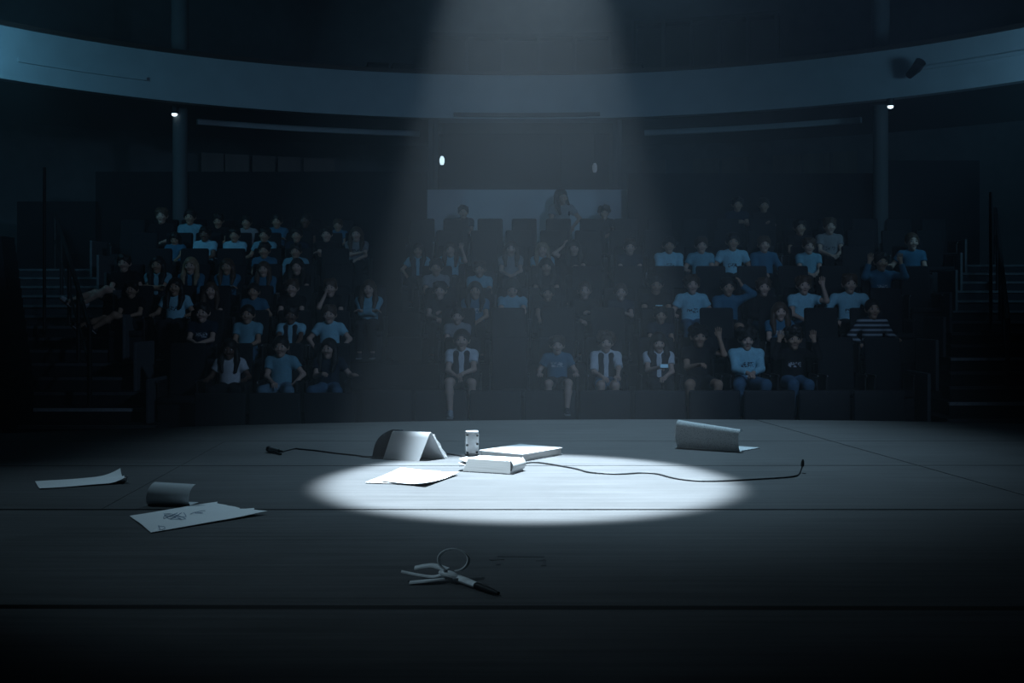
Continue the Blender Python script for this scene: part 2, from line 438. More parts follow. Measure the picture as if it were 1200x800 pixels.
# ------------------------------------------------------------------ tiers and stairs
FL_L = [-0.92, -0.53, -0.20, 0.13, 0.40, 0.70, 0.98]
FL_R = [-0.85, -0.50, -0.23, 0.10, 0.44, 0.74, 1.00]
def xl(k): return -4.15-0.46*k
def xr(k): return 4.75+0.45*k
def xi_l(k): return -1.62-0.12*k           # inner edge of the left block
def xi_r(k): return -1.22-0.10*k           # inner edge of the right block
for k in range(7):
    for side, fl, a, b in (('left', FL_L, xl(k), -1.42-0.11*k), ('right', FL_R, -1.42-0.11*k, xr(k))):
        mb = MB(); mb.box(a, b, 14+k-0.56, 14+k+0.44 if k < 6 else 20.3, FLOOR_Z, fl[k])
        struct(mb.build('tier_%s' % side, m_tier, smooth=False))
# padded panels along the front of the first row
m_barrier = mat('barrier_panel', (0.022, 0.024, 0.028), rough=0.6, spec=0.25)
def barrier(px0, px1, top_px, n, side):
    y = 13.57; x0 = (px0-600)*y/F_PX; x1 = (px1-600)*y/F_PX; zt = CAM_Z-(top_px-HOR)*y/F_PX
    w = (x1-x0)/n
    for i in range(n):
        c = x0+w*(i+0.5)
        root = empty('barrier_panel', (c, y, FLOOR_Z), 0, 'dark padded front panel before the front row, %s from left of the %s block' % (ORD[i], side), 'panel', 'front row panels')
        m = MB(); m.box(-w/2+0.02, w/2-0.02, -0.03, 0.03, 0.02, zt-FLOOR_Z, 0.022); m.build('pad', m_barrier, root)
        m = MB(); m.box(-w/2+0.06, -w/2+0.10, -0.05, 0.05, 0, 0.03); m.build('foot', m_dark, root)
        m = MB(); m.box(w/2-0.10, w/2-0.06, -0.05, 0.05, 0, 0.03); m.build('foot', m_dark, root)
ORD = ['first', 'second', 'third', 'fourth', 'fifth', 'sixth', 'seventh', 'eighth', 'ninth', 'tenth', 'eleventh', 'twelfth', 'thirteenth', 'fourteenth', 'fifteenth', 'sixteenth', 'seventeenth', 'eighteenth', 'nineteenth', 'twentieth']
barrier(226, 418, 460, 3, 'left'); barrier(420, 1062, 457, 10, 'right')
def stairs(side):
    sg = -1 if side == 'left' else 1
    mb = MB(); nz = MB(); nb = MB()
    off = 0.0 if side == 'left' else 0.07
    for i in range(14):
        z = FLOOR_Z+0.149*(i+1)+off; y0 = 13.3+0.5*i
        if side == 'left': x1 = -4.19-0.225*(i-1); x0 = x1-1.55
        else: x0 = 5.05+0.19*(i-1); x1 = x0+1.7
        mb.box(x0, x1, y0, 20.3, FLOOR_Z, z)
        (nb if (i == 1 or (side == 'right' and i == 4)) else nz).box(x0, x1, y0-0.012, y0+0.045, z-0.03, z+0.006)
    s = struct(mb.build('stairs_%s' % side, m_step, smooth=False))
    nz.build('nosing', m_nose, s, smooth=False); nb.build('pale_nosing', m_nose_b, s, smooth=False)
stairs('left'); stairs('right')
# low side walls beyond the stairs
for side, sg in (('left', -1), ('right', 1)):
    mb = MB()
    for i in range(14):
        z = FLOOR_Z+0.149*(i+1)+0.55; y0 = 13.3+0.5*i
        x0 = (-4.19-0.225*(i-1)-1.56) if sg < 0 else (5.05+0.19*(i-1)+1.71)
        mb.box(min(x0, x0+sg*0.12), max(x0, x0+sg*0.12), y0-0.02, y0+0.5, FLOOR_Z, z)
    struct(mb.build('wall_%s_low' % side, m_part, smooth=False))
# block end walls: stepped thin panels whose edges catch the light
for side, fl in (('left', FL_L), ('right', FL_R)):
    mb = MB()
    for k in range(7):
        x = xl(k) if side == 'left' else xr(k)
        mb.box(x-0.02, x+0.02, 14+k-0.40, 14+k+0.34, fl[k]-0.3, fl[k]+0.62, 0.008)
    struct(mb.build('trim_%s_end_panel' % side, m_nose, smooth=False))
# handrails up the middle of each stair
def handrail(side):
    lab = 'dark metal handrail up the middle of the %s stairs' % side
    root = empty('handrail', (0, 0, 0), 0, lab, 'handrail')
    off = 0.0 if side == 'left' else 0.07
    pts = []
    for i in (1, 4, 7, 10, 13):
        z = FLOOR_Z+0.149*(i+1)+off; y = 13.5+0.5*i
        x = (-4.19-0.225*(i-1)-0.76) if side == 'left' else (5.05+0.19*(i-1)+0.76)
        pts.append(Vector((x, y, z)))
    root.location = pts[0]
    for p in pts:
        q = p-pts[0]; m = MB(); m.tube([q, q+Vector((0, 0, 0.95))], 0.028, 10)
        m.tube([q, q+Vector((0, 0, 0.02))], 0.06, 10); m.build('post', m_dark, root)
    m = MB(); m.tube([p-pts[0]+Vector((0, 0, 0.95)) for p in pts], 0.03, 10); m.build('rail', m_dark, root)
    m = MB(); m.tube([p-pts[0]+Vector((0, 0, 0.5)) for p in pts], 0.018, 8); m.build('mid_rail', m_dark, root)
handrail('left'); handrail('right')
# tall thin poles standing at the foot of the side walls
for px, y0, y1, d, lab in ((52, 196, 420, 16.6, 'tall thin dark pole at the left edge above the left stairs'),
                          (1161, 225, 420, 16.4, 'tall thin dark pole beside the right stairs')):
    b = P(px, y1, d); t = P(px, y0, d)
    i = int((d-13.3)/0.5); zf = FLOOR_Z+0.149*(i+1)+(0 if px < 600 else 0.07)
    root = empty('pole', (b.x, d, zf), 0, lab, 'pole')
    m = MB(); m.tube([(0, 0, 0), (0, 0, t.z-zf)], 0.022, 10); m.build('shaft', m_dark, root)
    m = MB(); m.tube([(0, 0, 0), (0, 0, 0.02), (0, 0, 0.03)], [0.12, 0.12, 0.03], 16); m.build('base_plate', m_dark, root)

# ------------------------------------------------------------------ things left on the stage
m_paper = mat('paper_white', (0.78, 0.80, 0.82), rough=0.75, var=0.03, scale=8, spec=0.15)
m_paper_b = mat('paper_grey', (0.55, 0.58, 0.61), rough=0.75, var=0.04, scale=10, spec=0.15)
m_cover_dark = mat('book_cover_dark', (0.006, 0.016, 0.026), rough=0.6)
m_cover_light = mat('book_cover_pale', (0.66, 0.69, 0.71), rough=0.5, var=0.04)
m_pages = mat('page_edges', (0.62, 0.63, 0.63), rough=0.9, var=0.22, scale=6, stretch=(1, 1, 160))
m_ink = mat('ink_faint', (0.22, 0.30, 0.42), rough=0.8)
def printed_paper(name, col, dot, sx, sy):
    m = mat(name, col, rough=0.8, var=0.03, scale=8, spec=0.15)
    return m
m_cord = mat('cord_black', (0.012, 0.013, 0.016), rough=0.45, spec=0.4)
m_tin = mat('tin_pale', (0.62, 0.64, 0.66), rough=0.35, var=0.12, scale=60, metal=0.4)
m_strap = mat('strap_grey', (0.70, 0.73, 0.75), rough=0.7, var=0.1, scale=80)

def sheet(name, q, z, label, m, curl=None, n=14, wavy=0.0, cat='paper', seed=0, torn=False):
    """a sheet of paper lying on the boards: q = four corners (a, b, c, d), a-b one long side, d-c the other; curl = [(u, v, lift)]"""
    a, b, c, d = [Vector(p) for p in q]; o = (a+b+c+d)/4; o.z = 0
    root = empty(name, o, 0, label, cat)
    mb = MB(); vs = []; th = 0.0012
    rnd = random.Random(seed)
    for i in range(n+1):
        for j in range(n+1):
            u, v = i/n, j/n
            if torn and j == n: v = 1-0.05*abs(math.sin(u*9.0))-0.02*math.sin(u*23)
            p = (a*(1-u)+b*u)*(1-v)+(d*(1-u)+c*u)*v-o
            lift = z
            if curl:
                for (cu, cv, rad, h) in curl:
                    r = math.hypot(u-cu, v-cv)
                    if r < rad: lift += h*(1-r/rad)**2
            lift += wavy*(1+math.sin(u*7+v*5+seed))*0.5
            vs.append(Vector((p.x, p.y, lift)))
    N = (n+1)*(n+1)
    vs2 = [v+Vector((0, 0, th)) for v in vs]
    fs = []
    for i in range(n):
        for j in range(n):
            k = i*(n+1)+j
            fs.append((k, k+1, k+n+2, k+n+1)); fs.append((N+k, N+k+n+1, N+k+n+2, N+k+1))
    bd = [(i*(n+1)) for i in range(n+1)]+[n*(n+1)+j for j in range(1, n+1)]+[i*(n+1)+n for i in range(n-1, -1, -1)]+[j for j in range(n-1, 0, -1)]
    for i in range(len(bd)):
        p_, q_ = bd[i], bd[(i+1) % len(bd)]; fs.append((p_, q_, N+q_, N+p_))
    mb.add(vs+vs2, fs); mb.build('page', m, root)
    return root, o, (a, b, c, d)

# loose sheets in the light pool
sheet('paper_sheet', (FL(428, 566.5), FL(470, 549), FL(516, 553), FL(488, 568)), 0.001, 'blank white sheet flat in the spotlight before the tent shaped notebook', m_paper, curl=[(0, 1, 0.35, 0.006)], wavy=0.002, seed=1)
sheet('paper_sheet', (FL(446, 566), FL(478, 552), FL(538, 556.5), FL(499, 570.5)), 0.005, 'blank white sheet in the spotlight lying over another, its near corner lifted', m_paper, curl=[(0, 1, 0.4, 0.006), (1, 1, 0.3, 0.003)], wavy=0.002, seed=2)
# far left strip
sheet('paper_sheet', (FL(46.5, 573.5), FL(150, 566.5), FL(141, 558), FL(41, 565.5)), 0.002, 'long pale sheet at the far left of the stage, its right end curled up', m_paper, curl=[(1, 0.0, 0.25, 0.022), (1, 1.0, 0.3, 0.022), (1, 0.5, 0.2, 0.01)], wavy=0.002, seed=3)
# big sheet with scribbles
rt, o_, q_ = sheet('paper_sheet', (FL(152, 605.5), FL(177, 625), FL(314, 602.5), FL(255, 589.5)), 0.002, 'large sheet with faint ink scribbles and wavy right edge, near the left', m_paper, curl=[(0.9, 1, 0.4, 0.010)], wavy=0.002, seed=4, torn=True)
rnd = random.Random(5)
for (px, py, sx, sy, nn) in ((205, 604, 13, 4.5, 3), (189, 618, 5, 2.5, 1), (232, 601, 9, 3, 1)):
    mb = MB()
    for s_ in range(nn):
        pts = [FL(px+rnd.uniform(-sx, sx), py+rnd.uniform(-sy, sy), 0.0058)-o_ for _ in range(6)]
        mb.tube(catmull(pts, 5), 0.0007, 5)
    mb.build('ink_scribble', m_ink, rt)
# arched curled sheet
def arched_sheet():
    a, b = FL(168, 593), FL(219, 594.5); ax = (b-a); w = ax.length; rz = math.atan2(ax.y, ax.x)
    root = empty('paper_sheet', (a+b)/2, rz, 'small grey sheet curled into an arch between two flat sheets', 'paper')
    A = []; B = []
    for i in range(5):
        A.append(Vector((-w/2, 0.085-0.013*i, 0.001))); B.append(Vector((w/2-0.004, 0.085-0.013*i, 0.001)))
    for i in range(1, 17):
        t = i/16; th = -PI/2-PI*0.98*t
        y = 0.033+0.034*math.cos(th); z = 0.001+0.0305*(1+math.sin(th))
        A.append(Vector((-w/2+0.020*t, y, z))); B.append(Vector((w/2+0.012*t, y, z*0.94+0.00006)))
    mb = MB(); mb.strip(A, B, -0.0015); mb.build('page', m_paper_b, root)
arched_sheet()
# rolled booklet at the far right
def rolled_sheet():
    a, b = FL(791, 524.5), FL(865, 529.5); ax = b-a; w = ax.length; rz = math.atan2(ax.y, ax.x)
    root = empty('rolled_paper', (a+b)/2, rz, 'printed sheet curled into a wide tapering roll right of the spotlight', 'paper')
    def prof(rad, x, flap):
        out = []
        for i in range(9):                               # lower leaf lying flat, coming forward
            out.append(Vector((x+0.03*flap*(1-i/8), 0.16-0.155*i/8, 0.001)))
        for i in range(1, 25):                           # up the near side and over
            th = -PI/2-PI*1.22*i/24
            out.append(Vector((x, rad*0.62+rad*0.62*math.cos(th), 0.001+rad+rad*math.sin(th))))
        return out
    A = prof(0.0525, -w/2, 0); B = prof(0.041, w/2, 1.0)
    mb = MB(); mb.strip(A, B, 0.0018); mb.build('sheet', m_roll, root)
def roll_material():
    m = mat('paper_printed', (0.72, 0.76, 0.78), rough=0.8, var=0.05, scale=8, spec=0.15)
    nt = m.node_tree; b = nt.nodes['Principled BSDF']; ramp = next(n for n in nt.nodes if n.type == 'VALTORGB')
    tc = next(n for n in nt.nodes if n.type == 'TEX_COORD')
    v = nt.nodes.new('ShaderNodeTexVoronoi'); v.inputs['Scale'].default_value = 190
    nt.links.new(tc.outputs['Object'], v.inputs['Vector'])
    r2 = nt.nodes.new('ShaderNodeValToRGB'); r2.color_ramp.elements[0].position = 0.22; r2.color_ramp.elements[1].position = 0.34
    r2.color_ramp.elements[0].color = (0.55, 0.58, 0.62, 1); r2.color_ramp.elements[1].color = (1, 1, 1, 1)
    mx = nt.nodes.new('ShaderNodeMix'); mx.data_type = 'RGBA'; mx.blend_type = 'MULTIPLY'; mx.inputs[0].default_value = 1
    nt.links.new(v.outputs['Distance'], r2.inputs[0]); nt.links.new(ramp.outputs[0], mx.inputs[6]); nt.links.new(r2.outputs[0], mx.inputs[7])
    nt.links.new(mx.outputs[2], b.inputs['Base Color']); return m
m_roll = roll_material()
rolled_sheet()

# notebook standing as a tent
def tent_book():
    base = (FL(449, 538)+FL(491, 540))/2
    root = empty('notebook', base, 0, 'open notebook standing as a tent at the left of the spotlight', 'notebook')
    f0, f1 = FL(449, 537.5)-base, FL(491, 540)-base
    d = 4.36
    r0, r1 = P(460.5, 502.5, 4.365)-base, P(505, 504, 4.285)-base
    k1 = FL(522, 537.5)-base; k0 = k1+(r0-r1)*0.95; k0.z = 0
    def leaf(bot0, bot1, top0, top1, th, m, name, bulge, n=10):
        A = []; B = []
        nrm = (top0-bot0).cross(bot1-bot0).normalized()
        for i in range(n+1):
            t = i/n; bl = bulge*math.sin(PI*t)
            A.append(bot0.lerp(top0, t)+nrm*bl); B.append(bot1.lerp(top1, t)+nrm*bl)
        mb = MB(); mb.strip(A, B, th); return mb
    # front bundle, rounded over the ridge into the rear bundle
    def bundle(th_out):
        A = []; B = []
        for i in range(9):
            t = i/8; A.append(f0.lerp(r0, t)); B.append(f1.lerp(r1, t))
        for i in range(1, 9):
            t = i/8; A.append(r0.lerp(k0, t)); B.append(r1.lerp(k1, t))
        # soften the ridge
        for L in (A, B):
            c = L[8].copy(); L[8] = c*0.5+(L[7]+L[9])*0.25; 
        return A, B
    A, B = bundle(0)
    mb = MB(); mb.strip(A[:], B[:], 0.003); mb.build('open_leaves', m_paper_b, root)
    pg = MB()
    for i in range(6):                                # loose rear pages
        s = 0.15+0.11*i
        kk0 = k0.lerp(k0+Vector((0.012, 0.03, 0)), s); kk1 = k1.lerp(k1+Vector((0.010, 0.035, 0)), s)
        A2 = [r0.lerp(kk0, t/6)+Vector((0, 0.003*i, 0.002*math.sin(t+i))) for t in range(1, 7)]; B2 = [r1.lerp(kk1, t/6)+Vector((0.002*math.sin(3*t+i), 0.003*i, 0)) for t in range(1, 7)]
        for q in A2+B2: q.z = max(q.z, 0.002)
        pg.strip(A2, B2, 0.0012)
    pg.build('loose_pages', m_paper, root)
    # dark cover splayed to the left, behind the leaves
    c0 = FL(436, 536)-base
    cA = []; cB = []
    for i in range(11):
        t = i/10
        q = (r0+Vector((-0.004, 0.01, -0.002))).lerp(c0, t); q += Vector((-0.016, 0.0, 0.016))*math.sin(PI*t)
        q.z = max(q.z, 0.001); cA.append(q)
        e = (r0+Vector((0.035, 0.02, -0.004))).lerp(FL(470, 533)-base, t); e += Vector((0, 0, 0.006))*math.sin(PI*t); e.z = max(e.z, 0.001); cB.append(e)
    mb = MB(); mb.strip(cA, cB, 0.003); mb.build('cover', m_cover_dark, root)
tent_book()

# thick flat book
def flat_book():
    a, b, c = FL(562, 536), FL(612, 541), FL(643, 531.5)
    e1 = (b-a); w = e1.length; rz = math.atan2(e1.y, e1.x); dpt = 0.25
    root = empty('book', a, rz, 'thick pale book lying flat at the back of the spotlight', 'book')
    h = 0.027
    mb = MB(); mb.box(0.003, w-0.003, 0.004, dpt-0.004, 0.003, h-0.003, 0.001); mb.build('page_block', m_pages, root)
    mb = MB(); mb.box(0, w, 0, dpt, h-0.003, h, 0.001); mb.box(0, w, 0, dpt, 0, 0.003, 0.001); mb.box(-0.003, 0.003, 0, dpt, 0, h, 0.001); mb.build('cover', m_cover_light, root)
flat_book()
# paperback in front, its fore-edge leaning
def paperback():
    a, b = FL(541, 552.5), FL(599, 556)
    e1 = b-a; w = e1.length; rz = math.atan2(e1.y, e1.x)
    root = empty('book', a, rz, 'thick paperback with ruffled page edges at the middle of the spotlight', 'book')
    h = 0.045; dp = 0.105
    def prism(x0, x1, y0, z0, y1, z1, yb, mb, skew=0.018):
        vs = [(x0, y0, z0), (x1, y0, z0), (x1+skew*0, yb, z0), (x0, yb, z0), (x0+0.012*z1/h, y1, z1), (x1-0.006*z1/h, y1, z1), (x1-0.006*z1/h, yb+0.01, z1), (x0+0.012*z1/h, yb+0.01, z1)]
        mb.add(vs, [(0, 1, 2, 3), (4, 7, 6, 5), (0, 4, 5, 1), (1, 5, 6, 2), (2, 6, 7, 3), (3, 7, 4, 0)])
    mb = MB(); prism(0.004, w-0.004, 0, 0.003, 0.016, h-0.003, dp, mb); mb.build('page_block', m_pages, root)
    mb = MB(); prism(0.002, w-0.002, 0.004, 0, 0.004, 0.003, dp+0.004, mb)
    A = [Vector((0.010+0.001*i, 0.018+0.01*i, h-0.003+0.0012*math.sin(i*0.7))) for i in range(9)]; B = [Vector((w-0.006, 0.018+0.01*i, h-0.003+0.0008*math.sin(i*0.9))) for i in range(9)]
    mb.strip(A, B, 0.002); mb.build('cover', m_cover_light, root)
    mb = MB()
    for i in range(5):                                # pages bowing out of the left end
        z0 = 0.010+0.006*i
        A = [Vector((0.02-0.012*t-0.004*i*0.3, 0.006+0.010*i*0.5, z0+0.004*t*(1 if i % 2 else -0.6))) for t in range(4)]
        B = [v+Vector((0, 0.06, 0)) for v in A]
        mb.strip(A, B, 0.001)
    mb.build('loose_pages', m_paper, root)
    # cover wrapped round the right end
    mb = MB(); A = [Vector((w-0.006+0.010*math.sin(t*PI/6), 0.014-0.010*t/6, (h-0.002)*(1-t/6)+0.001)) for t in range(7)]
    B = [Vector((w-0.004+0.012*math.sin(t*PI/6), dp+0.006, (h-0.002)*(1-t/6)+0.001)) for t in range(7)]
    mb.strip(A, B, -0.002); mb.build('spine', m_cover_light, root)
paperback()
# small upright tin
def tin():
    p = FL(553, 533.5)
    root = empty('tin', p, R(8), 'small upright pale tin with dark rivets beside the thick flat book', 'tin')
    mb = MB(); mb.box(-0.025, 0.025, -0.014, 0.014, 0.004, 0.086, 0.007); mb.build('tin_body', m_tin, root)
    mb = MB(); mb.box(-0.024, 0.024, -0.013, 0.013, 0.084, 0.092, 0.004); mb.build('lid', m_tin, root)
    for x, z in ((-0.019, 0.078), (0.019, 0.075), (-0.019, 0.04), (0.019, 0.044), (0.017, 0.013), (-0.018, 0.012)):
        mb = MB(); mb.ell((x, -0.0145, z), (0.0045, 0.003, 0.0045)); mb.build('rivet', m_dark, root)
    mb = MB()
    for x in (-0.018, 0.018):
        for y in (-0.008, 0.008): mb.ell((x, y, 0.004), (0.007, 0.005, 0.004))
    mb.build('foot', m_dark, root)
tin()
# microphone and cord
def microphone():
    a, b = FL(315, 526, 0.012), FL(331, 529, 0.010)
    root = empty('microphone', (a.x, a.y, 0), 0, 'small silver microphone lying at the left end of its black cord', 'microphone')
    o = Vector((a.x, a.y, 0)); d = (b-a).normalized()
    mb = MB(); mb.tube([a-o+d*0.012, a-o+d*0.03, a-o+d*0.065], [0.011, 0.010, 0.008], 12); mb.build('body', m_grey, root)
    mb = MB(); mb.tube([a-o-d*0.008, a-o-d*0.004, a-o+d*0.006, a-o+d*0.012], [0.006, 0.011, 0.012, 0.011], 12); mb.build('grille', m_dark, root)
    mb = MB(); mb.tube([a-o+d*0.065, a-o+d*0.085], [0.006, 0.004], 10); mb.build('connector', m_dark, root)
    # small folded stand foot
    mb = MB(); mb.tube([a-o+d*0.03+Vector((0, -0.006, -0.004)), a-o+d*0.06+Vector((0.02, -0.045, -0.007))], 0.004, 8); mb.build('stand_foot', m_dark, root)
microphone()
def cord():
    z = 0.0030
    px = [(331, 529), (345, 525.5), (352, 526), (372, 528), (395, 531), (415, 533), (434, 535), (470, 532), (520, 531), (555, 537), (580, 541), (610, 542.5), (628, 541.5), (650, 544.5), (675, 549), (690, 553), (715, 555), (735, 554.8), (752, 553.8), (770, 555), (790, 560), (815, 563), (845, 563.3), (880, 561.5), (915, 559.5), (932, 557.5), (937, 554)]
    pts = [FL(x, y, z) for x, y in px]
    pts.append(FL(939, 553, z)+Vector((0.006, 0.01, 0.018))); 
    o = pts[0].copy(); o.z = 0
    root = empty('cord', o, 0, 'thin black cord winding across the spotlight from the microphone', 'cord')
    mb = MB(); mb.tube(catmull([p-o for p in pts], 6), 0.0026, 8); mb.build('cable', m_cord, root)
    e = pts[-1]-o
    mb = MB(); mb.tube([e, e+Vector((0.002, 0.003, 0.014)), e+Vector((0.003, 0.004, 0.022))], [0.006, 0.0055, 0.003], 10); mb.build('plug', m_dark, root)
cord()
# knotted strap in the foreground
def strap():
    o = FL(525, 683)
    root = empty('strap', o, 0, 'knotted grey strap with upright loop lying on the near boards', 'strap')
    def pp(px, py, z): return FL(px, py + 0, z)-o if z < 0.002 else (P(px, py, o.y+0.0)-o)
    def on(px, py, h, dd=0.0):
        d = o.y+dd; p = P(px, py, d)-o
        return Vector((p.x, p.y, max(p.z, h)))
    # loop
    pts = [Vector(P(514+17.5+17*math.cos(t), 656+12.5*math.sin(t), o.y+0.01*math.cos(t))-o) for t in np.linspace(R(118), R(118)+2*PI*0.90, 26)]
    A = [p+Vector((-0.002, -0.008, 0.0025)) for p in pts]; B = [p+Vector((0.002, 0.008, -0.0025)) for p in pts]
    mb = MB(); mb.strip(A, B, 0.002); mb.build('loop', m_strap, root)
    # knot
    mb = MB(); mb.ell(on(526, 673, 0.008), (0.022, 0.014, 0.008), Matrix.Rotation(0.25, 3, 'Y')); mb.tube([on(516, 668, 0.010), on(528, 676, 0.016), on(540, 677, 0.010)], [0.006, 0.009, 0.006], 10, flat=0.6); mb.build('knot', m_strap, root)
    # loose tails to the left
    def tail(px, width, th, name, m=m_strap):
        pts = catmull([on(*q) for q in px], 6)
        A = []; B = []
        for i, p in enumerate(pts):
            t = (pts[min(i+1, len(pts)-1)]-pts[max(i-1, 0)]); t.z = 0; t.normalize(); n_ = Vector((-t.y, t.x, 0))
            A.append(p-n_*width/2+Vector((0, 0, 0.0))); B.append(p+n_*width/2)
        b = MB(); b.strip(A, B, th); b.build(name, m, root)
    tail([(522, 672, 0.008), (508, 676, 0.010), (490, 674, 0.008), (470, 670, 0.004)], 0.013, 0.0025, 'tail')
    tail([(524, 668, 0.008, 0.02), (506, 663, 0.006, 0.03), (486, 666, 0.003, 0.03)], 0.024, 0.003, 'tail')
    tail([(520, 678, 0.006), (500, 681, 0.003, -0.01), (480, 684, 0.002, -0.01)], 0.018, 0.003, 'tail')
    # rigid end with dark tip, pointing right and towards the lens
    a, b, c = FL(534, 676, 0.010)-o, FL(562, 687, 0.008)-o, FL(584, 695, 0.007)-o
    mb = MB(); mb.tube([a, a.lerp(b, 0.5), b], [0.010, 0.0095, 0.008], 12, flat=0.7); mb.build('handle', m_strap, root)
    mb = MB(); mb.tube([b.lerp(a, 0.12), b.lerp(c, 0.6), c], [0.0085, 0.0075, 0.004], 12, flat=0.8); mb.build('dark_tip', m_dark, root)
    mb = MB(); mb.box(-0.006, 0.006, -0.003, 0.003, -0.002, 0.003, 0.001, M=Matrix.Translation(on(534, 679, 0.009, -0.014))); mb.build('buckle', m_grey, root)
strap()
# dark tape mark
def tape():
    o = FL(606, 652)
    root = empty('tape_mark', o, 0, 'thin dark tape mark with bent ends on the boards behind the strap', 'tape mark')
    m = MB()
    def seg(a, b, w):
        a = FL(*a)-o; b = FL(*b)-o; t = (b-a).normalized(); n_ = Vector((-t.y, t.x, 0))*w
        m.strip([a-n_, b-n_], [a+n_, b+n_], 0.0008)
    seg((583, 651.5), (638, 652.0), 0.007); seg((628, 656), (640, 656), 0.010); seg((637, 656), (637, 663), 0.005); seg((574, 656), (590, 655), 0.006); seg((584, 659), (584, 662), 0.005)
    m.build('tape', m_cord, root, smooth=False)
tape()

# ------------------------------------------------------------------ theatre seats
m_seat = mat('seat_fabric_black', (0.020, 0.022, 0.026), rough=0.95, var=0.2, scale=60, spec=0.08)
m_seat_p = mat('seat_panel', (0.022, 0.024, 0.028), rough=0.6, spec=0.15)
m_arm = mat('seat_armrest', (0.03, 0.03, 0.032), rough=0.35, spec=0.4)
def make_seat():
    root = empty('theatre_seat')
    w = 0.215
    b = MB(); b.box(-w, w, -0.235, -0.205, 0.0, 0.325, 0.012); b.box(-w, -w+0.02, -0.21, 0.2, 0, 0.32); b.box(w-0.02, w, -0.21, 0.2, 0, 0.32); b.build('base', m_seat_p, root)
    b = MB(); b.box(-w, w, -0.26, 0.2, 0.325, 0.405, 0.03); b.build('seat_cushion', m_seat, root)
    M = Matrix.Translation((0, 0.205, 0.36)) @ Matrix.Rotation(R(-7), 4, 'X')
    b = MB(); b.box(-w, w, 0, 0.075, 0, 0.66, 0.032, M=M); b.build('backrest', m_seat, root)
    b = MB(); b.box(-w+0.01, w-0.01, 0.076, 0.088, 0.01, 0.64, 0.005, M=M); b.build('back_shell', m_seat_p, root)
    for s in (-1, 1):
        b = MB(); x = s*0.226
        b.box(x-0.009, x+0.009, -0.16, 0.22, 0.2, 0.56, 0.004); b.box(x-0.012, x+0.012, -0.2, 0.2, 0.56, 0.59, 0.008); b.build('armrest', m_arm, root)
        c = MB(); c.ell((x, -0.201, 0.575), (0.008, 0.006, 0.008)); c.build('armrest_cap', m_cap_metal, bpy.data.objects[root.children[-1].name] if False else root.children[-1])
    return root
m_cap_metal = mat('armrest_cap_metal', (0.8, 0.82, 0.85), rough=0.25, metal=1.0)
SEAT = None
def put_seat(x, k, side, label, group):
    global SEAT
    fl = FL_L if side == 'left' else FL_R
    if SEAT is None: SEAT = make_seat(); o = SEAT
    else: o = copy_tree(SEAT)
    o.location = (x, 14+k, fl[k]); o.rotation_euler = (0, 0, 0)
    tag(o, label, 'seat', group); return o

# ------------------------------------------------------------------ people: smooth bodies grown as one surface
def grid_for(prims, h, pad=0.03):
    lo = np.full(3, 1e9); hi = -lo
    for p in prims:
        a = np.array(p['a']); b = np.array(p['b']); r = max(p['r1'], p['r2'])*max(p['sc'])
        lo = np.minimum(lo, np.minimum(a, b)-r); hi = np.maximum(hi, np.maximum(a, b)+r)
    lo -= pad; hi += pad
    n = np.ceil((hi-lo)/h).astype(int)+1
    return lo, n
def cone(a, b, r1, r2=None, sc=(1, 1, 1), k=0.03, cut=None, neg=False):
    return dict(a=tuple(a), b=tuple(b), r1=r1, r2=r1 if r2 is None else r2, sc=sc, k=k, cut=cut, neg=neg)
def eval_prims(prims, h):
    lo, n = grid_for([p for p in prims if not p['neg']], h)
    F = np.full(n, 0.5, np.float32)
    ax = [lo[i]+h*np.arange(n[i]) for i in range(3)]
    for p in prims:
        a = np.array(p['a']); b = np.array(p['b']); r = max(p['r1'], p['r2'])*max(p['sc'])+0.05+p['k']
        i0 = np.clip(np.floor((np.minimum(a, b)-r-lo)/h).astype(int), 0, n); i1 = np.clip(np.ceil((np.maximum(a, b)+r-lo)/h).astype(int)+1, 0, n)
        if np.any(i1 <= i0): continue
        X = ax[0][i0[0]:i1[0], None, None]; Y = ax[1][None, i0[1]:i1[1], None]; Z = ax[2][None, None, i0[2]:i1[2]]
        s = np.array(p['sc'], float); ba = (b-a)/s; L = float(ba@ba)
        qx, qy, qz = (X-a[0])/s[0], (Y-a[1])/s[1], (Z-a[2])/s[2]
        if L > 1e-12: t = np.clip((qx*ba[0]+qy*ba[1]+qz*ba[2])/L, 0, 1)
        else: t = np.zeros(np.broadcast_shapes(qx.shape, qy.shape, qz.shape))
        d = np.sqrt((qx-ba[0]*t)**2+(qy-ba[1]*t)**2+(qz-ba[2]*t)**2)-(p['r1']+(p['r2']-p['r1'])*t)
        d = d*min(s)
        if p['cut'] is not None:
            for q, nn in p['cut']: d = np.maximum(d, (X-q[0])*nn[0]+(Y-q[1])*nn[1]+(Z-q[2])*nn[2])
        S = F[i0[0]:i1[0], i0[1]:i1[1], i0[2]:i1[2]]
        kk = p['k']
        if p['neg']:
            S[...] = np.maximum(S, -d)
        else:
            hh = np.clip(0.5+0.5*(S-d)/kk, 0, 1)
            S[...] = S*(1-hh)+d*hh-kk*hh*(1-hh)
    F[0, :, :] = F[-1, :, :] = 0.5; F[:, 0, :] = F[:, -1, :] = 0.5; F[:, :, 0] = F[:, :, -1] = 0.5
    return F, lo
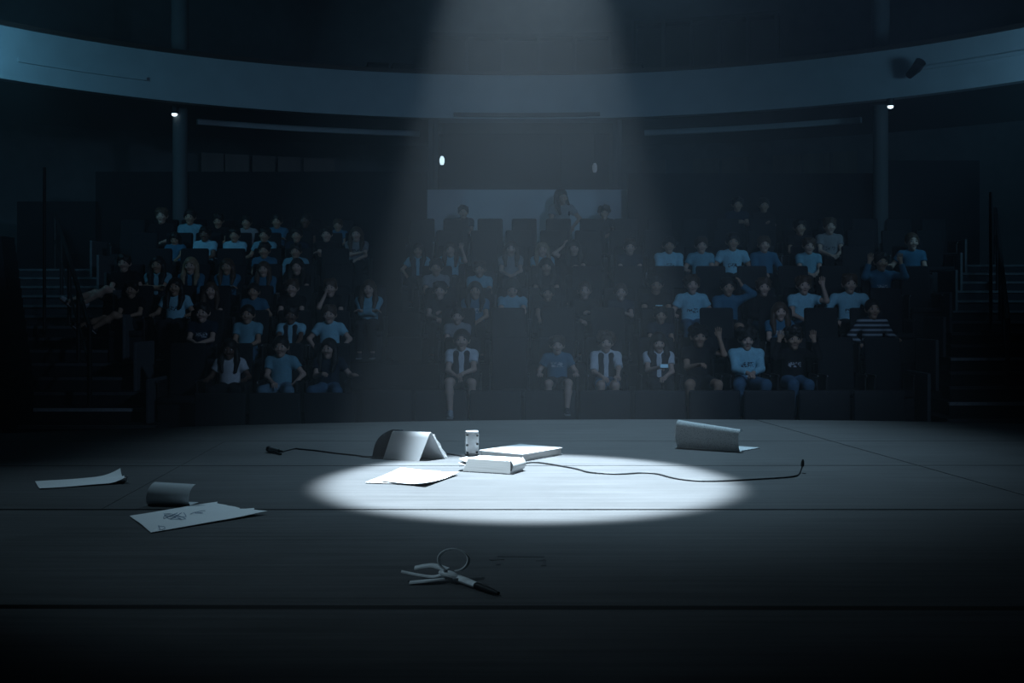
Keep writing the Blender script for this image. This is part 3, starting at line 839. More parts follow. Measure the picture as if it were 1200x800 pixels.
def nets(F, lo, h):
    s = F < 0
    nx, ny, nz = F.shape
    sl = lambda d, A: A[d[0]:nx-1+d[0], d[1]:ny-1+d[1], d[2]:nz-1+d[2]]
    cnt = np.zeros((nx-1, ny-1, nz-1), np.int8)
    cor = [(i, j, k) for i in (0, 1) for j in (0, 1) for k in (0, 1)]
    for c in cor: cnt += sl(c, s)
    act = (cnt > 0) & (cnt < 8)
    I = np.argwhere(act); idx = np.full(act.shape, -1, np.int32); idx[act] = np.arange(len(I))
    pos = np.zeros((len(I), 3)); num = np.zeros(len(I))
    for c in cor:
        for axn in range(3):
            if c[axn]: continue
            e = list(c); e[axn] = 1
            f0 = F[I[:, 0]+c[0], I[:, 1]+c[1], I[:, 2]+c[2]]; f1 = F[I[:, 0]+e[0], I[:, 1]+e[1], I[:, 2]+e[2]]
            m = (f0 < 0) != (f1 < 0)
            t = f0[m]/(f0[m]-f1[m]); q = np.tile(np.array(c, float), (m.sum(), 1)); q[:, axn] += t
            pos[m] += q; num[m] += 1
    V = lo+(I+pos/num[:, None])*h
    quads = []
    for axn in range(3):
        u, v = (axn+1) % 3, (axn+2) % 3
        d0 = [slice(None)]*3; d1 = [slice(None)]*3
        d0[axn] = slice(0, -1); d1[axn] = slice(1, None)
        ch = s[tuple(d0)] != s[tuple(d1)]
        E = np.argwhere(ch); E = E[(E[:, u] > 0) & (E[:, v] > 0)]
        if not len(E): continue
        def cell(du, dv):
            C = E.copy(); C[:, u] -= du; C[:, v] -= dv
            return idx[C[:, 0], C[:, 1], C[:, 2]]
        Q = np.stack([cell(1, 1), cell(0, 1), cell(0, 0), cell(1, 0)], 1)
        fl = ~s[E[:, 0], E[:, 1], E[:, 2]]
        Q[fl] = Q[fl][:, ::-1]
        quads.append(Q)
    Q = np.concatenate(quads) if quads else np.zeros((0, 4), int)
    return V, Q
def sdf_mesh(prims, h):
    F, lo = eval_prims(prims, h); V, Q = nets(F, lo, h)
    return V, Q
def fast_mesh(name, V, Q, extra=None, mats=()):
    me = bpy.data.meshes.new(name)
    mv = [tuple(v) for v in V.tolist()]; mf = [tuple(q) for q in Q.tolist()]; mi = [0]*len(mf)
    if extra is not None:
        o = len(mv); mv += extra.v; mf += [tuple(i+o for i in f) for f in extra.f]; mi += extra.m
    me.from_pydata(mv, [], mf)
    for m in mats: me.materials.append(m)
    if len(mats) > 1: me.polygons.foreach_set('material_index', mi)
    me.shade_smooth(); me.update(); return me

SKINS = [mat('skin_light', (0.58, 0.40, 0.31), rough=0.55, var=0.05), mat('skin_mid', (0.45, 0.29, 0.20), rough=0.55, var=0.05), mat('skin_deep', (0.17, 0.10, 0.07), rough=0.5, var=0.05)]
m_eye = mat('eye_dark', (0.012, 0.01, 0.01), rough=0.2, spec=0.5)
m_eyew = mat('eye_white', (0.7, 0.7, 0.7), rough=0.3)
m_lip = mat('lip', (0.28, 0.12, 0.10), rough=0.5)
HAIRC = [mat('hair_black', (0.016, 0.014, 0.013), rough=0.5, var=0.3, scale=60), mat('hair_brown', (0.085, 0.052, 0.034), rough=0.5, var=0.3, scale=60), mat('hair_fair', (0.30, 0.22, 0.14), rough=0.5, var=0.3, scale=60)]
def shirt_mat(name, col, prt=None, stripes=False):
    m = mat('shirt_'+name, col, rough=0.9, var=0.10, scale=25, spec=0.08)
    if prt is not None or stripes:
        nt = m.node_tree; b = nt.nodes['Principled BSDF']; ramp = next(n for n in nt.nodes if n.type == 'VALTORGB'); tc = next(n for n in nt.nodes if n.type == 'TEX_COORD')
        sx = nt.nodes.new('ShaderNodeSeparateXYZ'); nt.links.new(tc.outputs['Object'], sx.inputs[0])
        def mth(op, a, b_=None, c_=None):
            n = nt.nodes.new('ShaderNodeMath'); n.operation = op
            for i, q in enumerate((a, b_, c_)):
                if q is None: continue
                if isinstance(q, (int, float)): n.inputs[i].default_value = q
                else: nt.links.new(q, n.inputs[i])
            return n.outputs[0]
        if stripes:
            msk = mth('GREATER_THAN', mth('SINE', mth('MULTIPLY', sx.outputs[2], 105)), 0.2)
        else:
            cz = 0.70; band = mth('LESS_THAN', mth('ABSOLUTE', mth('SUBTRACT', sx.outputs[2], cz)), 0.030)
            wid = mth('LESS_THAN', mth('ABSOLUTE', sx.outputs[0]), 0.075); fr = mth('LESS_THAN', sx.outputs[1], 0.03)
            v = nt.nodes.new('ShaderNodeTexNoise'); v.inputs['Scale'].default_value = 48; v.noise_dimensions = '4D'
            oi = nt.nodes.new('ShaderNodeObjectInfo'); nt.links.new(mth('MULTIPLY', oi.outputs['Random'], 50), v.inputs['W'])
            nt.links.new(tc.outputs['Object'], v.inputs['Vector'])
            msk = mth('MULTIPLY', mth('MULTIPLY', band, wid), mth('MULTIPLY', fr, mth('GREATER_THAN', v.outputs[0], 0.5)))
        mx = nt.nodes.new('ShaderNodeMix'); mx.data_type = 'RGBA'
        nt.links.new(msk, mx.inputs[0]); nt.links.new(ramp.outputs[0], mx.inputs[6]); mx.inputs[7].default_value = (*(prt or (0.5, 0.55, 0.6)), 1)
        nt.links.new(mx.outputs[2], b.inputs['Base Color'])
    return m
SH = {'W': shirt_mat('white', (0.66, 0.70, 0.72)), 'C': shirt_mat('pale', (0.32, 0.62, 0.72)), 'Wp': shirt_mat('pale_print', (0.32, 0.62, 0.72), (0.05, 0.07, 0.1)),
      'P': shirt_mat('pale_blue', (0.20, 0.42, 0.50)), 'B': shirt_mat('blue', (0.055, 0.17, 0.26)), 'Bp': shirt_mat('blue_print', (0.055, 0.17, 0.26), (0.55, 0.6, 0.62)),
      'N': shirt_mat('navy', (0.015, 0.025, 0.045)), 'Np': shirt_mat('navy_print', (0.018, 0.03, 0.05), (0.5, 0.55, 0.6)),
      'D': shirt_mat('dark', (0.014, 0.014, 0.017)), 'Dp': shirt_mat('dark_print', (0.016, 0.015, 0.018), (0.5, 0.52, 0.55)),
      'G': shirt_mat('grey', (0.28, 0.29, 0.30)), 'Gp': shirt_mat('grey_print', (0.26, 0.26, 0.26), (0.06, 0.06, 0.07)), 'S': shirt_mat('striped', (0.03, 0.035, 0.045), (0.36, 0.42, 0.46), True)}
m_vest = mat('vest_dark', (0.02, 0.024, 0.032), rough=0.9)
BOT = {'j': mat('jeans_blue', (0.07, 0.15, 0.23), rough=0.9, var=0.15), 'd': mat('trousers_dark', (0.014, 0.016, 0.02), rough=0.9), 'l': mat('jeans_pale', (0.16, 0.28, 0.36), rough=0.9, var=0.15)}
m_shoe = mat('shoe_dark', (0.03, 0.03, 0.034), rough=0.6); m_shoe_w = mat('shoe_pale', (0.45, 0.48, 0.5), rough=0.6); m_sole = mat('shoe_sole', (0.3, 0.3, 0.3), rough=0.7)
m_screen = emat('phone_screen', (0.35, 0.7, 0.9), 0.10)

# hands: (x, y, z) for the side at negative x, relative to the seat top; then the elbow hint and how far the fingers curl
HANDS = {
 'lap':   ((-0.055, -0.17, 0.165), (-0.30, 0.06, 0.10), 0.5),
 'clasp': ((-0.030, -0.19, 0.20), (-0.30, 0.02, 0.12), 0.8),
 'knee':  ((-0.120, -0.29, 0.165), (-0.26, 0.05, 0.15), 0.5),
 'rest':  ((-0.235, -0.13, 0.215), (-0.32, 0.15, 0.10), 0.4),
 'cross': ((0.085, -0.09, 0.27), (-0.28, -0.02, 0.14), 0.5),
 'cheek': ((-0.070, -0.085, 0.50), (-0.22, -0.20, 0.10), 0.9),
 'mouth': ((-0.030, -0.120, 0.47), (-0.22, -0.20, 0.10), 1.2),
 'wave':  ((-0.195, -0.11, 0.56), (-0.30, -0.05, 0.12), 0.15),
 'up':    ((-0.165, 0.02, 0.60), (-0.32, 0.0, 0.40), 0.4),
 'phone': ((-0.035, -0.20, 0.28), (-0.25, 0.0, 0.10), 0.9),
 'wide':  ((-0.330, -0.08, 0.26), (-0.30, 0.08, 0.20), 0.3),
 'hip':   ((-0.165, -0.06, 0.13), (-0.38, 0.05, 0.20), 0.6),
 'side':  ((-0.210, 0.00, 0.06), (-0.30, 0.10, 0.20), 0.4),
}
def ik(s, t, hint, l1, l2):
    s = Vector(s); t = Vector(t); d = t-s; L = min(d.length, (l1+l2)*0.985); u = d.normalized(); t2 = s+u*L
    a = (l1*l1-l2*l2+L*L)/(2*L); hgt = math.sqrt(max(l1*l1-a*a, 1e-6))
    v = Vector(hint)-s; v = v-u*v.dot(u)
    v = v.normalized() if v.length > 1e-4 else Vector((0, 0, -1))
    return s+u*a+v*hgt, t2
SHOE = None
def shoe_mesh():
    mb = MB()
    mb.ell((0, -0.05, 0.038), (0.036, 0.095, 0.036), mi=0, nu=14, nv=8); mb.ell((0, 0.0, 0.055), (0.034, 0.045, 0.045), mi=0, nu=12, nv=7)
    mb.box(-0.036, 0.036, -0.145, 0.042, 0.0, 0.02, 0.009, mi=1)
    return mb.mesh('shoe', [m_shoe, m_sole])
def make_person(loc, label, group, S=1.0, seat=0.405, shirt='D', hands=('lap', 'lap'), hair='short', hc=0, skin=0, bot='d', legs='sit', sleeve=0.55, yaw=0.0, pitch=0.0, roll=0.0, h=0.012, lean=0.0, vest=False, standing=False, shoes='d', hold=None, shx=1.0, over='a'):
    root = empty('person', loc, 0, label, 'person', group)
    rnd = random.Random(hash(label) % 99991 if False else sum(ord(c)*(i+3) for i, c in enumerate(label)))
    z0 = seat
    V3 = lambda x, y, z: Vector((x*S, y*S, z0+z*S))
    if standing:
        z0 = 0.62*S
    pel = V3(0, 0.05, 0.085); wst = V3(lean*0.35, 0.06, 0.20); chs = V3(lean*0.8, 0.065, 0.345); nck = V3(lean, 0.06, 0.445)
    hd = V3(lean*1.15, 0.035, 0.565)
    sw = 0.135*shx
    body = []; T = lambda v: tuple(v)
    flat = (1, 0.68, 1)
    body.append(cone(T(pel), T(wst), 0.112*S, 0.100*S, flat)); body.append(cone(T(wst), T(chs), 0.100*S, 0.115*S, flat))
    sh = [V3(lean*0.9-sw, 0.07, 0.405), V3(lean*0.9+sw, 0.07, 0.405)]
    body.append(cone(T(sh[0]), T(sh[1]), 0.046*S, k=0.05)); body.append(cone(T(chs), T(nck), 0.075*S, 0.042*S, flat, k=0.05))
    body.append(cone(T(nck), T(hd-Vector((0, 0, 0.05*S))), 0.040*S, 0.040*S, k=0.025))
    # head
    Rh = Matrix.Rotation(yaw, 3, 'Z') @ Matrix.Rotation(pitch, 3, 'X') @ Matrix.Rotation(roll, 3, 'Y')
    HS = S*1.05 if S < 1.05 else S*1.01
    H = lambda x, y, z: hd+Rh @ (Vector((x, y, z))*HS)
    body.append(cone(T(H(0, 0.008, 0.022)), T(H(0, 0.008, 0.022)), 0.082*HS, sc=(0.93, 1.08, 1.06), k=0.02))
    body.append(cone(T(H(0, -0.018, -0.035)), T(H(0, -0.03, -0.062)), 0.058*HS, 0.040*HS, k=0.035))
    body.append(cone(T(H(0, -0.052, -0.088)), T(H(0, -0.052, -0.088)), 0.021*HS, k=0.02))
    body.append(cone(T(H(0, -0.080, 0.006)), T(H(0, -0.090, -0.022)), 0.006*HS, 0.0105*HS, k=0.014))
    for s in (-1, 1):
        body.append(cone(T(H(s*0.078, 0.012, -0.022)), T(H(s*0.083, 0.016, 0.008)), 0.012*HS, 0.016*HS, k=0.008))
        body.append(cone(T(H(s*0.036, -0.062, -0.022)), T(H(s*0.036, -0.062, -0.022)), 0.022*HS, k=0.02))
    # arms
    ext = MB(); arms = []; holds = []
    for i, s in enumerate((-1, 1)):
        hx, hint, curl = HANDS[hands[i]]
        tgt = V3(lean*0.6-s*hx[0], hx[1], hx[2]); hn = V3(lean*0.6-s*hint[0], hint[1], hint[2])
        if hands[i] in ('cheek', 'mouth'): tgt = H(-s*hx[0]*0.95, -0.075 if hands[i] == 'cheek' else -0.10, -0.085)
        el, wr = ik(sh[i], tgt, hn, 0.205*S, 0.185*S)
        body.append(cone(T(sh[i]), T(el), 0.040*S, 0.031*S, k=0.03)); body.append(cone(T(el), T(wr), 0.031*S, 0.0215*S, k=0.02))
        fd = (wr-el).normalized()
        if hands[i] in ('lap', 'clasp', 'phone', 'rest', 'knee', 'cross', 'wide'): fd = (fd+Vector((0, -0.25, 0))).normalized()
        if hands[i] in ('wave', 'up', 'cheek'): fd = (fd*0.5+Vector((0, -0.05, 0.6))).normalized()
        pn = fd.cross(Vector((s, 0, 0)))
        if pn.length < 0.25: pn = Vector((0, -1, 0))
        if hands[i] in ('wave', 'up', 'cheek', 'mouth'): pn = Vector((0, -1, 0)) if hands[i] == 'wave' else Vector((-s*0.8, 0.3, 0))
        pn = (pn-fd*pn.dot(fd)).normalized()
        if pn.z > 0.2 and hands[i] not in ('wave', 'up'): pn = -pn
        sd = fd.cross(pn).normalized()
        if sd.x*s > 0 and hands[i] in ('lap', 'clasp', 'phone', 'rest', 'knee', 'wave', 'wide'): sd = -sd      # thumb side points inwards
        kn = wr+fd*0.062*S
        for q in (-1, 0, 1):
            body.append(cone(T(wr+sd*0.010*q*S), T(kn+sd*0.019*q*S), 0.0135*S, 0.0125*S, k=0.012))
        arms.append((sh[i], el, wr))
        holds.append(kn)
        for q, (o, ln) in enumerate(((-0.026, 0.048), (-0.009, 0.060), (0.009, 0.064), (0.026, 0.056))):
            p0 = kn+sd*o*S-fd*0.008*S; pts = [p0]; dr = fd.copy(); dr = (dr+sd*o*4).normalized(); a = 0
            for sg in (0.45, 0.30, 0.25):
                dr = (Quaternion(dr.cross(pn).normalized(), curl*(0.55+0.1*q*0.5)) @ dr)
                pts.append(pts[-1]+dr*ln*sg*S*1.12)
            ext.tube(pts, [0.0082*S, 0.0076*S, 0.007*S, 0.0045*S], 6, mi=0)
        t0 = wr+fd*0.022*S+sd*0.016*S; d1 = (sd*0.8+fd*0.7).normalized(); d2 = (fd*0.9+sd*0.3+pn*curl*0.5).normalized()
        ext.tube([t0-d1*0.008*S, t0+d1*0.022*S, t0+d1*0.022*S+d2*0.022*S, t0+d1*0.024*S+d2*0.036*S], [0.0095*S, 0.0088*S, 0.008*S, 0.005*S], 6, mi=0)
    # legs
    LG = {'sit': ((0.085, -0.31, 0.075), (0.09, -0.25, -0.31)), 'spread': ((0.15, -0.29, 0.075), (0.13, -0.24, -0.31)), 'swing': ((0.12, -0.31, 0.08), (0.05, -0.40, -0.27)),
          'over': ((0.12, -0.50, 0.12), (0.10, -0.57, -0.20)), 'one': ((0.11, -0.30, 0.08), (0.10, -0.30, -0.29))}
    legs_p = []
    for i, s in enumerate((-1, 1)):
        hip = V3(s*0.068, 0.03, 0.078)
        if standing: kn, an = V3(s*0.072, 0.0, -0.25), Vector((s*0.075*S, 0.02*S, 0.07))
        elif legs == 'propped':
            kn = V3(-0.14, -0.25, 0.22); an = V3(-0.44, -0.27, 0.03)
            if i == 0: kn, an = V3(-0.30, -0.22, 0.17), V3(-0.68, -0.20, 0.05)
        else:
            a_, b_ = LG[legs]; kn = V3(s*a_[0], a_[1], a_[2]); an = V3(s*b_[0], b_[1], b_[2])
            if legs == 'over' and i == (1 if over == 'a' else 0): kn, an = V3(s*0.13, -0.34, 0.10), V3(s*0.12, -0.25, -0.31)
            an.z = max(an.z, 0.075)
        body.append(cone(T(hip), T(kn), 0.073*S, 0.050*S, k=0.03)); body.append(cone(T(kn), T(kn.lerp(an, 0.35)), 0.047*S, 0.047*S, k=0.02)); body.append(cone(T(kn.lerp(an, 0.35)), T(an), 0.047*S, 0.028*S, k=0.02))
        fwd = Vector((0, -1, 0)) if legs != 'propped' else Vector((-0.55, -0.45, 0.6)).normalized()
        body.append(cone(T(an-Vector((0, 0, 0.03))), T(an-Vector((0, 0, 0.035))+fwd*0.10*S), 0.027*S, 0.022*S, k=0.02))
        legs_p.append((hip, kn, an, fwd))
    V, Q = sdf_mesh(body, h)
    # eyes, brows, mouth set into the face
    for s in (-1, 1):
        ext.ell(H(s*0.033, -0.077, 0.012), Vector((0.0145, 0.006, 0.0085))*HS, Rh, mi=2, nu=8, nv=5)
        ext.ell(H(s*0.033, -0.0825, 0.012), Vector((0.0085, 0.004, 0.0092))*HS, Rh, mi=1, nu=8, nv=5)
        ext.ell(H(s*0.034, -0.080, 0.036), Vector((0.018, 0.005, 0.0034))*HS, Rh, mi=1, nu=8, nv=4)
    ext.ell(H(0, -0.078, -0.055), Vector((0.021, 0.006, 0.0055))*HS, Rh, mi=3, nu=8, nv=5)
    me = fast_mesh('body', V, Q, ext, (SKINS[skin], m_eye, m_eyew, m_lip)); link('body', me, root)
    # shirt
    g = 0.012
    cl = [cone(T(pel+Vector((0, 0, 0.01*S))), T(wst), 0.112*S+g, 0.104*S+g, flat), cone(T(wst), T(chs), 0.104*S+g, 0.117*S+g, flat), cone(T(sh[0]), T(sh[1]), 0.046*S+g, k=0.05),
          cone(T(chs), T(nck-Vector((0, 0, 0.015*S))), 0.075*S+g, 0.044*S+g, flat, k=0.05)]
    for (a, e, w) in arms:
        if sleeve <= 1:
            q = a.lerp(e, sleeve); nn = (e-a).normalized(); cl.append(cone(T(a), T(e), 0.041*S+g, 0.036*S+g+0.006, k=0.03, cut=[(T(q), T(nn))]))
        else:
            cl.append(cone(T(a), T(e), 0.041*S+g, 0.034*S+g, k=0.03)); q = e.lerp(w, 0.9); nn = (w-e).normalized(); cl.append(cone(T(e), T(w), 0.034*S+g, 0.025*S+g, k=0.02, cut=[(T(q), T(nn))]))
    cl.append(cone(T(nck+Vector((0, -0.005, 0.045*S))), T(nck+Vector((0, -0.012, 0.018*S))), 0.047*S, 0.043*S, neg=True))
    V, Q = sdf_mesh(cl, max(h, 0.012)); link('shirt', fast_mesh('shirt', V, Q, None, (SH[shirt],)), root)
    if vest:
        vs = []; gg = g+0.012
        for s in (-1, 1):
            vs.append(cone(T(wst+Vector((s*0.055*S, -0.036, -0.06*S))), T(chs+Vector((s*0.055*S, -0.036, 0.06*S))), 0.058*S, 0.052*S, (1, 1.02, 1), k=0.01))
        vs.append(cone(T(wst+Vector((0, 0.0, -0.03))), T(chs), 0.100*S+gg, 0.112*S+gg, flat, cut=[((0, chs.y-0.03, 0), (0, -1, 0))]))
        V, Q = sdf_mesh(vs, max(h, 0.012)); link('vest', fast_mesh('vest', V, Q, None, (m_vest,)), root)
    # trousers or shorts
    bt = [cone(T(pel-Vector((0, 0, 0.012*S))), T(pel+Vector((0, 0, 0.03*S))), 0.112*S+g*0.6, 0.112*S+g*0.6, flat)]
    for hip, kn, an, fwd in legs_p:
        if bot[0] == 's':
            q = hip.lerp(kn, 0.74); nn = (kn-hip).normalized(); bt.append(cone(T(hip), T(kn), 0.073*S+g, 0.056*S+g, k=0.03, cut=[(T(q), T(nn))]))
        else:
            bt.append(cone(T(hip), T(kn), 0.073*S+g, 0.052*S+g, k=0.03)); q = kn.lerp(an, 0.9); nn = (an-kn).normalized(); bt.append(cone(T(kn), T(an), 0.052*S+g, 0.040*S+g*0.8, k=0.02, cut=[(T(q), T(nn))]))
    V, Q = sdf_mesh(bt, max(h, 0.012)); link('shorts' if bot[0] == 's' else 'trousers', fast_mesh('trousers', V, Q, None, (BOT[bot[-1]],)), root)
    # shoes
    global SHOE
    if SHOE is None: SHOE = shoe_mesh()
    for hip, kn, an, fwd in legs_p:
        o = link('shoe', SHOE, root); o.scale = (S, S, S)
        if legs == 'propped': o.rotation_euler = Vector(fwd).to_track_quat('-Y', 'Z').to_euler()
        o.location = an-Vector((0, 0, 0.072*S)) if legs != 'propped' else an-Vector((0.0, 0, 0.05))
        if shoes == 'p':
            o.material_slots[0].link = 'OBJECT'; o.material_slots[0].material = m_shoe_w
    # hair
    hr = [cone(T(H(0, 0.020, 0.040)), T(H(0, 0.020, 0.040)), 0.095*HS, sc=(0.97, 1.05, 1.0), k=0.01)]
    if hair in ('long', 'bangs', 'longfair'):
        for s in (-1, 1):
            hr.append(cone(T(H(s*0.080, 0.015, 0.02)), T(H(s*0.092, -0.030, -0.13)), 0.032*HS, 0.036*HS, k=0.03))
            hr.append(cone(T(H(s*0.092, -0.030, -0.13)), T(H(s*0.080, -0.075, -0.25)), 0.036*HS, 0.020*HS, k=0.03))
        hr.append(cone(T(H(0, 0.06, 0.0)), T(H(0, 0.085, -0.20)), 0.080*HS, 0.070*HS, (1, 0.6, 1), k=0.03))
    if hair == 'tied':
        hr.append(cone(T(H(0.03, 0.10, 0.06)), T(H(0.10, 0.05, -0.16)), 0.036*HS, 0.020*HS, k=0.02))
    if hair == 'curly':
        for q in range(30):
            v = Vector((rnd.uniform(-1, 1), rnd.uniform(-0.6, 1), rnd.uniform(-0.25, 1))).normalized()
            c = T(H(v.x*0.095, 0.02+v.y*0.097, 0.045+v.z*0.092)); hr.append(cone(c, c, rnd.uniform(0.026, 0.036)*HS, k=0.012))
    if hair == 'short':
        hr.append(cone(T(H(0, 0.055, 0.01)), T(H(0, 0.06, -0.03)), 0.062*HS, k=0.02))
        for q in range(16):                                # tousled locks and a fringe
            an_ = rnd.uniform(-2.4, 2.4); el_ = rnd.uniform(0.25, 1.0)
            p_ = H(0.088*math.sin(an_)*math.cos(el_), 0.02-0.092*math.cos(an_)*math.cos(el_), 0.045+0.092*math.sin(el_))
            q_ = p_+Rh @ Vector((rnd.uniform(-0.03, 0.03), -0.012, -0.012))*HS
            hr.append(cone(T(p_), T(q_), 0.017*HS, 0.010*HS, k=0.012))
    if hair in ('short', 'tied', 'buzz'):
        for s in (-1, 1): hr.append(cone(T(H(s*0.078, -0.005, 0.03)), T(H(s*0.079, -0.008, -0.005)), 0.016*HS, 0.008*HS, k=0.02))
    top = {'bangs': -0.052, 'curly': -0.040, 'short': -0.036, 'buzz': -0.02}.get(hair, -0.032)
    # keep the face clear of hair
    hr.append(cone(T(H(0, -0.10, top)), T(H(0, -0.10, top-0.10)), 0.086*HS, 0.080*HS, (0.84, 0.90, 1.0), neg=True))
    if hair in ('short', 'curly', 'buzz', 'tied'):
        hr.append(cone(T(H(0, -0.07, -0.10)), T(H(0, 0.05, -0.13)), 0.075*HS, sc=(0.95, 1, 1), neg=True))
    V, Q = sdf_mesh(hr, max(h*0.9, 0.009)); link('hair', fast_mesh('hair', V, Q, None, (HAIRC[hc],)), root)
    return root, holds

ORD = ['first', 'second', 'third', 'fourth', 'fifth', 'sixth', 'seventh', 'eighth', 'ninth', 'tenth', 'eleventh', 'twelfth', 'thirteenth', 'fourteenth', 'fifteenth', 'sixteenth', 'seventeenth', 'eighteenth', 'nineteenth', 'twentieth']
ROWN = ['front', 'second', 'third', 'fourth', 'fifth', 'sixth', 'seventh']
